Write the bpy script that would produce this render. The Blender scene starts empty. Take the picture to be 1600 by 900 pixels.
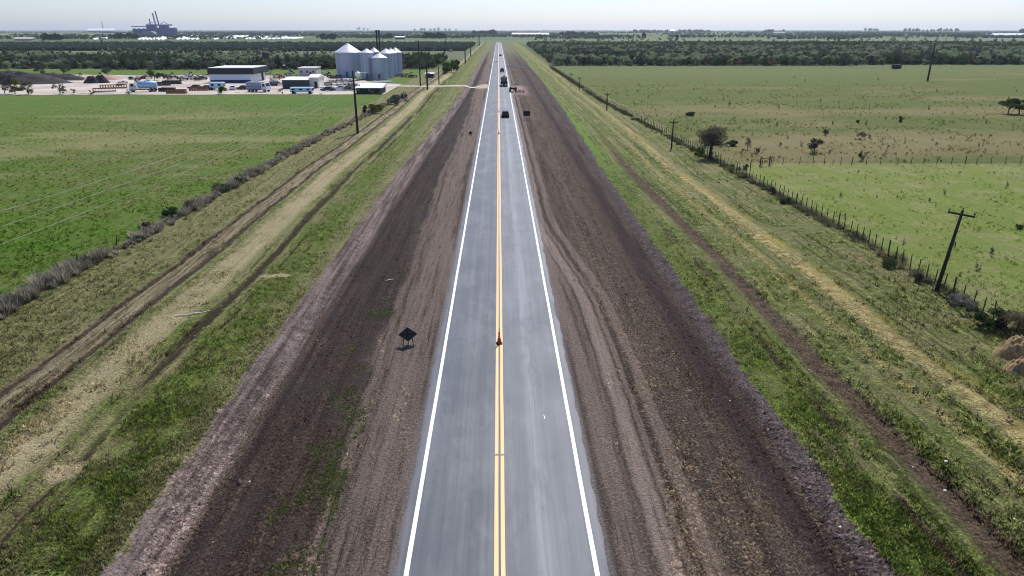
import bpy, math, random
import numpy as np
from math import sin, cos, pi, radians, sqrt
random.seed(7); RNG = np.random.default_rng(11)
S = bpy.context.scene; C = S.collection
# ------------------------------------------------------------ camera, sky, sun, exposure
FPX = 1067.0; TH = math.atan(404 / FPX); H = 19.0; YAW = math.atan(21 * cos(TH) / FPX)
cd = bpy.data.cameras.new('camera'); cam = bpy.data.objects.new('camera', cd); C.objects.link(cam)
cd.sensor_width = 36; cd.lens = 36 * FPX / 1600; cd.clip_start = 0.5; cd.clip_end = 40000
cam.location = (0, 0, H); cam.rotation_euler = (pi / 2 - TH, 0, -YAW); S.camera = cam
SUN_EL, SUN_AZ = radians(52), radians(17)          # ahead of the camera, a little to the right
W = bpy.data.worlds.new('World'); S.world = W; W.use_nodes = True
wn = W.node_tree; bg = wn.nodes['Background']; sky = wn.nodes.new('ShaderNodeTexSky')
sky.sky_type = 'NISHITA'; sky.sun_disc = False; sky.sun_elevation = SUN_EL; sky.sun_rotation = SUN_AZ
sky.altitude = 50; sky.air_density = 1.0; sky.dust_density = 0.6; sky.ozone_density = 2.0
tn = wn.nodes.new('ShaderNodeMix'); tn.data_type = 'RGBA'; tn.blend_type = 'MULTIPLY'; tn.inputs[0].default_value = 1
tn.inputs[7].default_value = (.86, .93, 1.24, 1); wn.links.new(sky.outputs[0], tn.inputs[6])
wn.links.new(tn.outputs[2], bg.inputs[0]); bg.inputs[1].default_value = 0.118
sl = bpy.data.lights.new('sun', 'SUN'); sl.energy = 4.8; sl.angle = radians(0.5); sl.color = (1, .95, .86)
so = bpy.data.objects.new('sun', sl); C.objects.link(so)
so.rotation_euler = (pi / 2 - SUN_EL, 0, pi - SUN_AZ); so.location = (30, 60, 120)
vs = S.view_settings; vs.view_transform = 'Standard'; vs.look = 'None'; vs.gamma = 1; vs.use_curve_mapping = False
vs.exposure = 0.08
S.cycles.volume_bounces = 0; S.cycles.max_bounces = 5; S.cycles.transparent_max_bounces = 8
HAZE = 5.5e-5
S.cycles.pixel_filter_type = 'BLACKMAN_HARRIS'; S.cycles.filter_width = 1.05

def at(x, y, z=0.0):
    """the ground (or level z) point a line of sight through a photo position reaches"""
    u = x - 800; v = y - 450
    F = FPX * cos(TH) - v * sin(TH); D = FPX * sin(TH) + v * cos(TH)
    X = u * cos(YAW) + F * sin(YAW); Y = F * cos(YAW) - u * sin(YAW); k = (H - z) / D
    return X * k, Y * k
def hgt(x, y, Y0):
    u = x - 800; v = y - 450
    F = FPX * cos(TH) - v * sin(TH); D = FPX * sin(TH) + v * cos(TH)
    return H - Y0 * D / (F * cos(YAW) - u * sin(YAW))

# ------------------------------------------------------------ node helpers
def lin(r, g, b, k=1.0):
    f = lambda c: ((c / 255 + .055) / 1.055) ** 2.4 if c > 10 else c / 255 / 12.92
    return (f(r) * k, f(g) * k, f(b) * k, 1)
class T:
    """tiny expression wrapper over shader sockets"""
    def __init__(s, nt, sock): s.nt = nt; s.s = sock
    def _m(s, op, o=None, r=False):
        n = s.nt.nodes.new('ShaderNodeMath'); n.operation = op
        a, b = (o, s) if r else (s, o)
        for i, q in enumerate((a, b)):
            if isinstance(q, T): s.nt.links.new(q.s, n.inputs[i])
            elif q is not None: n.inputs[i].default_value = q
        return T(s.nt, n.outputs[0])
    def __add__(s, o): return s._m('ADD', o)
    __radd__ = __add__
    def __mul__(s, o): return s._m('MULTIPLY', o)
    __rmul__ = __mul__
    def __sub__(s, o): return s._m('SUBTRACT', o)
    def __rsub__(s, o): return s._m('SUBTRACT', o, True)
    def abs(s): return s._m('ABSOLUTE')
    def sin(s): return s._m('SINE')
    def max(s, o): return s._m('MAXIMUM', o)
    def min(s, o): return s._m('MINIMUM', o)
class G:
    def __init__(g, nt): g.nt = nt
    def n(g, t): return g.nt.nodes.new(t)
    def lk(g, a, b): g.nt.links.new(a.s if isinstance(a, T) else a, b)
    def pos(g):
        a = g.n('ShaderNodeNewGeometry'); b = g.n('ShaderNodeSeparateXYZ'); g.lk(a.outputs['Position'], b.inputs[0])
        return T(g.nt, b.outputs[0]), T(g.nt, b.outputs[1]), T(g.nt, b.outputs[2])
    def obpos(g):
        a = g.n('ShaderNodeTexCoord'); b = g.n('ShaderNodeSeparateXYZ'); g.lk(a.outputs['Object'], b.inputs[0])
        return T(g.nt, b.outputs[0]), T(g.nt, b.outputs[1]), T(g.nt, b.outputs[2])
    def vec(g, x, y, z=0.0):
        c = g.n('ShaderNodeCombineXYZ')
        for i, q in enumerate((x, y, z)):
            if isinstance(q, T): g.lk(q, c.inputs[i])
            else: c.inputs[i].default_value = q
        return c.outputs[0]
    def noise(g, v, scale=1.0, det=3, rough=.55, dist=0):
        a = g.n('ShaderNodeTexNoise'); g.nt.links.new(v, a.inputs['Vector']); a.inputs['Scale'].default_value = scale
        a.inputs['Detail'].default_value = det; a.inputs['Roughness'].default_value = rough; a.inputs['Distortion'].default_value = dist
        return T(g.nt, a.outputs['Fac'])
    def ss(g, a, b, x, lo=0.0, hi=1.0):
        m = g.n('ShaderNodeMapRange'); m.interpolation_type = 'SMOOTHSTEP'
        g.lk(x, m.inputs[0])
        for i, q in ((1, a), (2, b), (3, lo), (4, hi)):
            if isinstance(q, T): g.lk(q, m.inputs[i])
            else: m.inputs[i].default_value = q
        return T(g.nt, m.outputs[0])
    def band(g, x, a, b, s): return g.ss(a - s, a + s, x) * (1.0 - g.ss(b - s, b + s, x))
    def mix(g, f, A, B, mode='MIX'):
        m = g.n('ShaderNodeMix'); m.data_type = 'RGBA'; m.blend_type = mode
        if isinstance(f, T): g.lk(f, m.inputs[0])
        else: m.inputs[0].default_value = f
        for i, q in ((6, A), (7, B)):
            if isinstance(q, tuple): m.inputs[i].default_value = q
            else: g.lk(q, m.inputs[i])
        return m.outputs[2]
    def scale_col(g, A, f):
        m = g.n('ShaderNodeVectorMath'); m.operation = 'SCALE'; g.lk(A, m.inputs[0]); g.lk(f, m.inputs[3]); return m.outputs[0]
    def attr(g, name):
        a = g.n('ShaderNodeAttribute'); a.attribute_name = name; return T(g.nt, a.outputs['Fac'])
    def bump(g, h, dist, strength=1.0):
        b = g.n('ShaderNodeBump'); b.inputs['Distance'].default_value = dist; b.inputs['Strength'].default_value = strength
        g.lk(h, b.inputs['Height']); return b.outputs[0]
def newmat(name):
    m = bpy.data.materials.new(name); m.use_nodes = True; nt = m.node_tree
    return m, G(nt), nt.nodes['Principled BSDF']
MATS = {}
def mat(name, col, rough=.7, metal=0, var=.15, vs_=3.0, spec=.3, bump=0, bs=20, streak=False):
    """plain painted / metal / wood surface with grime variation"""
    if name in MATS: return MATS[name]
    m, g, p = newmat(name); x, y, z = g.obpos()
    v = g.vec(x, y, z * (.15 if streak else 1.0)); n = g.noise(v, vs_, 4); n2 = g.noise(v, vs_ * 9, 3)
    f = n * (var * 2) + n2 * var + (1 - var * 1.5)
    c = g.n('ShaderNodeRGB'); c.outputs[0].default_value = col
    g.lk(g.scale_col(c.outputs[0], f), p.inputs['Base Color'])
    p.inputs['Roughness'].default_value = rough; p.inputs['Metallic'].default_value = metal
    p.inputs['Specular IOR Level'].default_value = spec
    if bump: g.lk(g.bump(g.noise(v, bs, 3), bump), p.inputs['Normal'])
    MATS[name] = m; return m
def glass_mat():
    if 'glass' in MATS: return MATS['glass']
    m, g, p = newmat('glass'); p.inputs['Base Color'].default_value = (.015, .018, .02, 1); p.inputs['Roughness'].default_value = .08
    MATS['glass'] = m; return m

# ------------------------------------------------------------ ground colour, shared by the soil and what grows on it
def build_ground_group():
    nt = bpy.data.node_groups.new('ground_colour', 'ShaderNodeTree')
    nt.interface.new_socket('Color', in_out='OUTPUT', socket_type='NodeSocketColor')
    nt.interface.new_socket('Height', in_out='OUTPUT', socket_type='NodeSocketFloat')
    nt.interface.new_socket('Green', in_out='OUTPUT', socket_type='NodeSocketFloat')
    g = G(nt); out = g.n('NodeGroupOutput'); x, y, z = g.pos()
    P = g.vec(x, y, 0.0)
    nb = g.noise(P, .022, 4, .6); nm = g.noise(P, .2, 5, .62); nf = g.noise(P, 1.5, 5, .65); sp = g.noise(P, 7.0, 4, .75)
    ns = g.noise(g.vec(x * 1.1, y * .045, 3.0), 1.0, 4, .6); nsf = g.noise(g.vec(x * 4.5, y * .16, 7.0), 1.0, 4, .65)
    sw0 = (y * .105 + 1.0).sin() * .14 + (y * .21 + 2.3).sin() * .08 + (y * .043 + .7).sin() * .34      # slow meander, as in the terrain
    xs = x + (nm - .5) * 4.0 + (nf - .5) * 1.8 + (sp - .5) * 1.0
    xt = x - sw0 + (nm - .5) * 1.2 + (sp - .5) * .6
    dry = g.mix(nf, lin(112, 106, 84), lin(166, 156, 130)); dry = g.mix(g.ss(.52, .72, sp), dry, lin(190, 182, 160)); dry = g.mix(g.ss(.5, .36, sp) * .7, dry, lin(78, 78, 52))
    grn = g.mix(g.ss(.3, .7, nf), lin(64, 80, 36), lin(118, 136, 66)); grn = g.mix(g.ss(.52, .72, sp), grn, lin(136, 150, 92)); grn = g.mix(g.ss(.5, .34, sp) * .7, grn, lin(38, 54, 24))
    olive = g.mix(nf, lin(86, 98, 52), lin(128, 132, 84))
    # road reserve: mottled green, olive and straw
    sp2 = g.noise(P, 18.0, 3, .8); st3 = g.noise(g.vec(x * 2.6, y * .07, 11.0), 1.0, 4, .65)
    k = nm * .30 + nf * .25 + sp * .2 + ns * .12 + st3 * .13
    gmask = g.ss(.425, .555, k + g.band(x, 18, 24, 2) * .02)
    col = g.mix(gmask, dry, grn); col = g.mix(g.ss(.50, .60, nf * .5 + sp * .5) * .35, col, lin(178, 170, 140)); col = g.mix(g.ss(.48, .62, nsf * .5 + nb * .5) * .7, col, olive)
    vst = g.noise(g.vec(xt * 2.0, y * .03, 21.0), 1.0, 4, .68); vst2 = g.noise(g.vec(xt * 5.0, y * .09, 27.0), 1.0, 3, .6)
    vk = vst * .50 + vst2 * .32 + nf * .18
    col = g.mix(g.ss(.53, .59, vk) * .6, col, g.mix(nf, lin(140, 132, 98), lin(200, 190, 156))); col = g.mix(g.ss(.485, .43, vk) * .75, col, g.mix(nf, lin(48, 54, 30), lin(84, 92, 50)))
    # fields
    lf_k = g.ss(.40, .62, nb * .6 + nm * .4)
    lf_k = g.ss(.36, .66, nb * .5 + nm * .3 + sp * .2)
    lf = g.mix(lf_k, g.mix(nf, lin(60, 94, 22), lin(112, 148, 50)), g.mix(nf, lin(84, 98, 48), lin(136, 136, 94)))
    lf = g.mix(g.ss(.5, .58, nm * .4 + nf * .3 + nb * .3) * .5, lf, lin(140, 138, 100))
    lf = g.mix(g.ss(.5, .38, nf * .6 + sp * .4) * .8, lf, lin(40, 62, 22))
    lf = g.mix(g.ss(120, 215, y) * .35, lf, lin(98, 124, 70))
    lf = g.mix(g.ss(.52, .62, g.noise(g.vec(x * .02, y * .05, 1.), 1.0, 4)) * g.band(y, 90, 170, 20) * .6, lf, lin(150, 148, 112))
    lf = g.mix(g.ss(.60, .72, sp) * .8, lf, lin(46, 70, 22))
    left = 1.0 - g.ss(-36.2, -35.2, xs); col = g.mix(left, col, lf)
    rf_k = g.ss(.42, .60, nb * .4 + nm * .6)
    rn = g.mix(rf_k, g.mix(nf, lin(108, 128, 62), lin(142, 158, 88)), g.mix(nf, lin(122, 128, 84), lin(156, 160, 116)))
    rn = g.mix(g.ss(.56, .66, sp * .6 + nf * .4) * .8, rn, lin(80, 98, 44)); rn = g.mix(g.ss(.5, .6, nm * .5 + nf * .5) * .4, rn, lin(164, 164, 116))
    fy = y + x * .02 + (nf - .5) * 1.2
    nz = g.noise(g.vec(x * .012, y * .03, 9.0), 1.0, 5, .6)
    rfar = g.mix(g.ss(.46, .64, nz + g.band(y, 112, 175, 20) * .08 - g.ss(180, 240, y) * .08), g.mix(nf, lin(82, 98, 50), lin(112, 122, 70)), g.mix(nf, lin(106, 102, 74), lin(148, 141, 108)))
    rfar = g.mix(g.ss(.53, .63, sp * .5 + nf * .5) * .8, rfar, lin(66, 72, 42)); rfar = g.mix(g.ss(.48, .40, nf * .6 + nm * .4) * .5, rfar, lin(140, 134, 100))
    rfar = g.mix(g.band(y, 118, 165, 18) * g.ss(.42, .6, nz) * .45, rfar, lin(154, 142, 116))
    rfar = g.mix(g.ss(260, 360, y) * .35, rfar, lin(122, 130, 92))
    rfield = g.mix(g.ss(103.2, 103.8, fy), rn, rfar)
    right = g.ss(34.6, 35.6, xs + g.ss(100, 400, y) * 6.5); col = g.mix(right, col, rfield)
    # right verge
    col = g.mix(g.band(xs, 14.0, 17.2, .9) * g.ss(.39, .56, k + .02) * .85, col, grn)
    col = g.mix(g.band(xs, 15.0, 17.6, .7) * g.ss(60, 130, y) * .8, col, lin(112, 142, 66))
    soil = g.mix(g.ss(.38, .62, ns * .5 + st3 * .5), lin(62, 54, 48), lin(116, 104, 94)); soil = g.mix(g.ss(.52, .70, sp) * .8, soil, lin(142, 128, 118))
    soil = g.mix(g.ss(.50, .36, sp) * .7, soil, lin(46, 40, 40)); soil = g.mix(g.ss(.54, .66, sp2) * .5, soil, lin(150, 134, 122)); soil = g.mix(g.ss(.40, .62, st3) * .35, soil, lin(70, 60, 59))
    rut = g.mix(g.ss(.35, .65, nf * .5 + sp * .5), lin(44, 36, 33), lin(124, 108, 98))
    col = g.mix(g.band(xt + (nf - .5) * 1.2, 18.5, 19.9, .25) * g.ss(.40, .50, nm * .5 + nf * .5 + .04) * (1.0 - g.ss(90, 150, y)), col, rut)
    col = g.mix(g.band(xt + (nf - .5) * .8, 16.7, 17.2, .2) * g.ss(.48, .55, nm) * .8, col, rut)
    tan = g.mix(g.ss(.35, .65, nf), lin(158, 136, 94), lin(222, 202, 160))
    tmask = g.band(xt + (nf - .5) * 2.4 + (sp - .5) * 1.5, 25.2, 26.7, .6) * g.ss(.40, .56, ns * .4 + nm * .3 + sp * .3) * g.ss(60, 260, y, 1.0, .45)
    col = g.mix(tmask * .85, col, tan)
    col = g.mix(g.band(xt + (nf - .5) + (sp - .5), 22.6, 23.4, .4) * .35, col, tan)
    col = g.mix(g.band(xt + (nf - .5) * 2., 26.2, 27.4, .5) * g.ss(.5, .62, nm) * (1.0 - g.ss(60, 130, y)) * .6, col, lin(164, 156, 92))
    # left verge
    col = g.mix(g.band(xs, -19.4, -15.0, .9) * g.ss(.40, .56, k + .03) * .85, col, grn)
    col = g.mix(g.band(xs + (nf - .5) * 2., -16.1, -14.8, .3) * .5, col, dry)
    col = g.mix(g.band(xt + (nf - .5) * 1.2, -20.9, -20.1, .22) * g.ss(.40, .5, ns), col, lin(64, 58, 46))
    col = g.mix(g.band(xt + (nf - .5) * 1.0, -19.5, -19.0, .2) * g.ss(.46, .56, ns), col, lin(72, 66, 50))
    sand = g.mix(nf, lin(146, 136, 112), lin(202, 190, 166)); sand = g.mix(g.ss(.48, .34, sp) * .6, sand, lin(108, 102, 76))
    col = g.mix(g.band(xt + (nf - .5) * 1.6, -24.5, -22.0, .5) * g.ss(.38, .56, ns * .3 + nm * .4 + sp * .3 + .03), col, sand)
    prp = g.mix(g.ss(.38, .62, nsf), lin(96, 84, 76), lin(176, 162, 146))
    col = g.mix(g.band(xt + (nf - .5) * .9, -28.4, -25.6, .35) * .8, col, prp)
    for c0 in (-25.9, -28.0): col = g.mix(g.band(xt + (nf - .5) * .8, c0 - .26, c0 + .26, .15) * g.ss(.34, .46, nsf) * .9, col, lin(58, 49, 45))
    col = g.mix(g.band(xs, -34.5, -29.0, .8) * .55 * g.ss(.4, .6, nf * .5 + nm * .5), col, dry)
    # pale bare patches
    for (px, py, rx, ry) in ((100, 737, .9, .8), (430, 431, 1.3, .5), (60, 700, 1.2, .5)):
        X0, Y0 = at(px, py); d = ((x - X0) * (1 / rx))._m('POWER', 2.0) + ((y - Y0) * (1 / ry))._m('POWER', 2.0) + (nf - .5) * 1.8
        col = g.mix((1.0 - g.ss(.5, 1.2, d)) * .9, col, lin(186, 172, 150))
    col = g.mix(1.0, col, (.98, .99, .80, 1), 'MULTIPLY')
    # soil either side of the road
    sw = g.ss(20, 270, y)
    sR = sw * 2.6 + 14.5; sL = 0.0 - (15.0 - sw * 3.0)
    xe = x - sw0 * .35 + (nf - .5) * 1.6 + (nm - .5) * 1.8 + (sp - .5) * .6
    inR = 1.0 - g.ss(-.12, .12, xe - sR); inL = g.ss(-.12, .12, xe - sL)
    sc = g.mix(1.0, soil, (.84, .82, .79, 1), 'MULTIPLY')
    sc = g.mix(g.band(xs, 7.2, 11.6, .7) * g.ss(.50, .62, sp * .6 + nf * .4) * .8, sc, lin(150, 132, 108))      # straw
    sc = g.mix(g.band(xs, -12.0, -8.0, .7) * .6, sc, lin(54, 46, 43)); sc = g.mix(g.band(xs, 9.6, 12.6, 1.0) * g.ss(.4, .6, ns) * .4, sc, lin(60, 51, 47))
    wd = g.ss(.55, .68, nm * .4 + nf * .35 + sp * .25) * g.band(xs, -9.6, -7.4, .5)
    sc = g.mix(g.band(x + (nf - .5) * .5, 11.9, 13.1, .4) * .7, sc, lin(58, 48, 50))
    pale = g.mix(g.ss(.36, .64, nf * .4 + st3 * .6), lin(84, 74, 72), lin(162, 146, 140)); pale = g.mix(g.ss(.5, .36, sp) * .6, pale, lin(70, 62, 62)); pale = g.mix(g.ss(.52, .62, nm) * .4, pale, soil)
    sc = g.mix(g.ss(-1.15, -.85, x + (nf - .5) * .9 - sR) * .8, sc, g.mix(g.ss(.35, .65, nf * .5 + sp * .5), lin(50, 44, 45), lin(122, 112, 112)))
    sc = g.mix((1.0 - g.ss(1.6, 2.3, x + (nf - .5) * 1.0 - sL)) * .85, sc, pale)
    sc = g.mix((1.0 - g.ss(.0, .5, (x - sL - 2.7).abs() + (nf - .5) * .5)) * .7, sc, lin(54, 45, 46))
    # tyre tracks
    tk = g.mix(nsf, lin(124, 110, 101), lin(176, 160, 148))
    c1 = 6.4 - g.ss(44, 74, y) * 2.6; c2 = 5.0 - g.ss(30, 60, y) * .8
    for cc, w_, a_ in ((c1, .24, .85), (c1 + .75, .10, .5), (c1 + 1.7, .20, .45), (c2, .26, .55), (c1 - .8, .12, .35)):
        d = (x + (nm - .5) * .7 - cc).abs(); sc = g.mix((1.0 - g.ss(w_, w_ * 2.4, d)) * a_ * g.ss(.22, .45, nsf), sc, tk)
    for cc, w_, a_ in ((-5.0, .35, .45), (-6.4, .42, .45), (-7.6, .2, .35), (-5.7, .12, .3)):
        d = (xt - cc + (nf - .5) * .3).abs(); sc = g.mix((1.0 - g.ss(w_, w_ * 2.2, d)) * a_ * g.ss(.3, .5, nsf), sc, tk)
    sc = g.mix(g.band(x.abs() + (sp - .5) * .5, 3.8, 4.25, .15) * .8, sc, lin(138, 130, 128))
    sc = g.mix(g.band(y, 222, 258, 6) * g.ss(2.5, 3.2, x) * (1.0 - g.ss(7, 11, x)) * .7, sc, lin(178, 156, 148))
    sc = g.mix(g.band(y, 246, 264, 3) * (1.0 - g.ss(-3.2, -2.5, x)) * g.ss(-9, -6, x) * .9, sc, lin(206, 188, 172))
    sc = g.mix(wd * .85, sc, lin(88, 112, 48))
    far = g.ss(420, 760, y)
    sc = g.mix(far * .8, sc, lin(118, 122, 92))
    col = g.mix(inR * inL, col, sc)
    # distance: farmland patchwork
    vor = g.n('ShaderNodeTexVoronoi'); vor.feature = 'F1'; vor.distance = 'CHEBYCHEV'
    g.lk(g.vec(x * .0011, y * .0022, 0.0), vor.inputs['Vector']); vor.inputs['Scale'].default_value = 1.0
    sepc = g.n('ShaderNodeSeparateColor'); g.lk(vor.outputs['Color'], sepc.inputs[0]); r1 = T(nt, sepc.outputs[0]); r2 = T(nt, sepc.outputs[1])
    ff = g.mix(r1, lin(76, 98, 62), lin(122, 132, 98)); ff = g.mix(g.ss(.75, .8, r2), ff, lin(96, 86, 72)); ff = g.mix(.25, ff, g.mix(nb, lin(80, 90, 60), lin(130, 140, 90)))
    ff = g.mix(g.band(y, 474, 690, 8) * (1.0 - g.ss(-30, 0, x)) * .7, ff, g.mix(nm, lin(86, 94, 72), lin(118, 124, 98)))
    farm = g.ss(355, 375, y + (nm - .5) * 10) * (1.0 - g.band(x, -24, 30, 4) * (1.0 - g.ss(1100, 1200, y)))
    col = g.mix(farm, col, ff)
    litter = g.mix(nf, lin(58, 60, 40), lin(92, 90, 62))
    wood = g.ss(394, 400, y) * (1.0 - g.ss(930, 990, y + (nb - .5) * 80)) * g.ss(27, 36, x)
    wl = g.ss(366, 372, y) * (1.0 - g.ss(466, 474, y)) + g.ss(676, 684, y) * (1.0 - g.ss(930, 990, y))
    wood = wood.max(wl * (1.0 - g.ss(-36, -30, x))); col = g.mix(wood * .9, col, litter)
    col = g.mix(1.0, col, (1.0, .97, .92, 1), 'MULTIPLY'); col = g.scale_col(col, (sp2 * 2.4 + sp * 1.9 + st3 * .6 - 1.57).max(.15)); g.lk(col, out.inputs[0])  # random colour grain, with dark shadows among the grass clumps painted in
    hh = nf * .40 + sp * .45 + sp2 * .15
    g.lk(hh, out.inputs[1]); g.lk(gmask, out.inputs[2])
    return nt
GG = build_ground_group()
def use_group(g):
    a = g.n('ShaderNodeGroup'); a.node_tree = GG; return a
def ground_mat():
    m, g, p = newmat('ground'); a = use_group(g)
    g.lk(a.outputs[0], p.inputs['Base Color']); p.inputs['Roughness'].default_value = .95; p.inputs['Specular IOR Level'].default_value = .12
    g.lk(g.bump(T(g.nt, a.outputs[1]), .45, 1.0), p.inputs['Normal']); return m
def tuft_mat(name, tint=None, amt=0.0, lo=.55, hi=1.35, trans=.35, use_ground=True):
    m, g, p = newmat(name); r = g.attr('rnd')
    if use_ground: base = use_group(g).outputs[0]
    else: base = tint
    if use_ground and tint: base = g.mix(amt, base, tint)
    if not use_ground:
        c = g.n('ShaderNodeRGB'); c.outputs[0].default_value = tint; base = c.outputs[0]
    c = g.scale_col(base, r * (hi - lo) + lo)
    nt = g.nt; d = g.n('ShaderNodeBsdfDiffuse'); t = g.n('ShaderNodeBsdfTranslucent'); mx = g.n('ShaderNodeMixShader')
    g.lk(c, d.inputs[0]); g.lk(c, t.inputs[0]); mx.inputs[0].default_value = trans
    g.lk(d.outputs[0], mx.inputs[1]); g.lk(t.outputs[0], mx.inputs[2])
    nt.links.new(mx.outputs[0], nt.nodes['Material Output'].inputs[0]); nt.nodes.remove(p); return m
def leaf_mat(name, c1, c2, trans=.3):
    m, g, p = newmat(name); r = g.attr('rnd'); oi = g.n('ShaderNodeObjectInfo'); orr = T(g.nt, oi.outputs['Random'])
    c = g.mix(r * .7 + orr * .3, c1, c2)
    d = g.n('ShaderNodeBsdfDiffuse'); t = g.n('ShaderNodeBsdfTranslucent'); mx = g.n('ShaderNodeMixShader')
    g.lk(c, d.inputs[0]); g.lk(c, t.inputs[0]); mx.inputs[0].default_value = trans
    g.lk(d.outputs[0], mx.inputs[1]); g.lk(t.outputs[0], mx.inputs[2])
    g.nt.links.new(mx.outputs[0], g.nt.nodes['Material Output'].inputs[0]); g.nt.nodes.remove(p); return m

# ------------------------------------------------------------ mesh helpers
class MB:
    """collects simple solids; build() links them as ONE mesh object"""
    def __init__(s): s.v = []; s.f = []
    def add(s, vs_, fs):
        o = len(s.v); s.v += [tuple(q) for q in vs_]; s.f += [tuple(i + o for i in q) for q in fs]; return s
    def box(s, x0, x1, y0, y1, z0, z1, bev=0):
        if bev:
            b = bev
            o = [(x0 + b, y0), (x1 - b, y0), (x1, y0 + b), (x1, y1 - b), (x1 - b, y1), (x0 + b, y1), (x0, y1 - b), (x0, y0 + b)]
            i = [(x0 + b, y0 + b), (x1 - b, y0 + b), (x1 - b, y0 + b), (x1 - b, y1 - b), (x1 - b, y1 - b), (x0 + b, y1 - b), (x0 + b, y1 - b), (x0 + b, y0 + b)]
            vs_ = [(a, c, z0) for a, c in o] + [(a, c, z1 - b) for a, c in o] + [(x0 + b, y0 + b, z1), (x1 - b, y0 + b, z1), (x1 - b, y1 - b, z1), (x0 + b, y1 - b, z1)]
            fs = [tuple(range(7, -1, -1))] + [(k, (k + 1) % 8, 8 + (k + 1) % 8, 8 + k) for k in range(8)]
            m = [16, 17, 17, 18, 18, 19, 19, 16]
            for k in range(8):
                a, c = m[k], m[(k + 1) % 8]
                fs.append((8 + k, 8 + (k + 1) % 8, c, a) if a != c else (8 + k, 8 + (k + 1) % 8, a))
            fs.append((16, 17, 18, 19)); return s.add(vs_, fs)
        return s.add([(x0, y0, z0), (x1, y0, z0), (x1, y1, z0), (x0, y1, z0), (x0, y0, z1), (x1, y0, z1), (x1, y1, z1), (x0, y1, z1)],
                     [(3, 2, 1, 0), (4, 5, 6, 7), (0, 1, 5, 4), (1, 2, 6, 5), (2, 3, 7, 6), (3, 0, 4, 7)])
    def tube(s, pts, rad, n=8, cap=True):
        P = [np.array(p, float) for p in pts]; R = rad if hasattr(rad, '__len__') else [rad] * len(P); rings = []; up = None
        for i, p in enumerate(P):
            d = P[min(i + 1, len(P) - 1)] - P[max(i - 1, 0)]; d = d / (np.linalg.norm(d) + 1e-9)
            if up is None: up = np.array((1, 0, 0)) if abs(d[0]) < .8 else np.array((0, 1, 0))
            a = np.cross(d, up); a /= np.linalg.norm(a); b = np.cross(d, a); up = np.cross(a, d)
            rings.append([p + R[i] * (a * cos(2 * pi * k / n) + b * sin(2 * pi * k / n)) for k in range(n)])
        vs_ = [q for r in rings for q in r]; fs = []
        for i in range(len(P) - 1):
            for k in range(n): fs.append((i * n + k, i * n + (k + 1) % n, (i + 1) * n + (k + 1) % n, (i + 1) * n + k))
        if cap: fs += [tuple(range(n - 1, -1, -1)), tuple((len(P) - 1) * n + k for k in range(n))]
        return s.add(vs_, fs)
    def lathe(s, prof, n=24, c=(0, 0, 0)):
        vs_ = [(c[0] + r * cos(2 * pi * k / n), c[1] + r * sin(2 * pi * k / n), c[2] + z) for r, z in prof for k in range(n)]; fs = []
        for i in range(len(prof) - 1):
            for k in range(n): fs.append((i * n + k, i * n + (k + 1) % n, (i + 1) * n + (k + 1) % n, (i + 1) * n + k))
        fs += [tuple(range(n - 1, -1, -1)), tuple((len(prof) - 1) * n + k for k in range(n))]
        return s.add(vs_, fs)
    def prism_x(s, prof, x0, x1, taper=None):
        """profile of (y,z) extruded along x; taper(z) pulls the sides in"""
        n = len(prof); t = taper or (lambda z: 0)
        vs_ = [(x0 + t(z), y, z) for y, z in prof] + [(x1 - t(z), y, z) for y, z in prof]
        return s.add(vs_, [tuple(range(n)), tuple(range(2 * n - 1, n - 1, -1))] + [((k + 1) % n, k, n + k, n + (k + 1) % n) for k in range(n)])
    def build(s, name, m, parent=None, loc=None, smooth=False):
        me = bpy.data.meshes.new(name); me.from_pydata(s.v, [], s.f); me.validate(); me.update()
        if m: me.materials.append(m)
        if smooth: me.polygons.foreach_set('use_smooth', [True] * len(me.polygons))
        o = bpy.data.objects.new(name, me); C.objects.link(o)
        if parent: o.parent = parent
        if loc: o.location = loc
        return o
def tag(o, label=None, cat=None, group=None, kind=None):
    for k, v in (('label', label), ('category', cat), ('group', group), ('kind', kind)):
        if v: o[k] = v
    return o
def empty(name, loc, rz=0, label=None, cat=None, group=None):
    o = bpy.data.objects.new(name, None); C.objects.link(o); o.location = loc; o.rotation_euler = (0, 0, rz); o.empty_display_size = .3
    return tag(o, label, cat, group)
def copy_tree(o, parent=None):
    c = o.copy(); C.objects.link(c); c.parent = parent
    for ch in o.children: copy_tree(ch, c)
    return c
def mesh_np(name, V, F, m, attrs=None, parent=None, smooth=False, link=True):
    V = np.asarray(V, np.float32); F = np.asarray(F, np.int32); k = F.shape[1]
    me = bpy.data.meshes.new(name); me.vertices.add(len(V)); me.vertices.foreach_set('co', V.ravel())
    me.loops.add(F.size); me.loops.foreach_set('vertex_index', F.ravel())
    me.polygons.add(len(F)); me.polygons.foreach_set('loop_start', np.arange(0, F.size, k, dtype=np.int32))
    if attrs:
        for an, av in attrs.items():
            a = me.attributes.new(an, 'FLOAT', 'POINT'); a.data.foreach_set('value', np.asarray(av, np.float32))
    me.update(calc_edges=True)
    if smooth: me.polygons.foreach_set('use_smooth', np.ones(len(F), bool))
    if m: me.materials.append(m)
    o = bpy.data.objects.new(name, me)
    if link: C.objects.link(o)
    if parent: o.parent = parent
    return o

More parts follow.
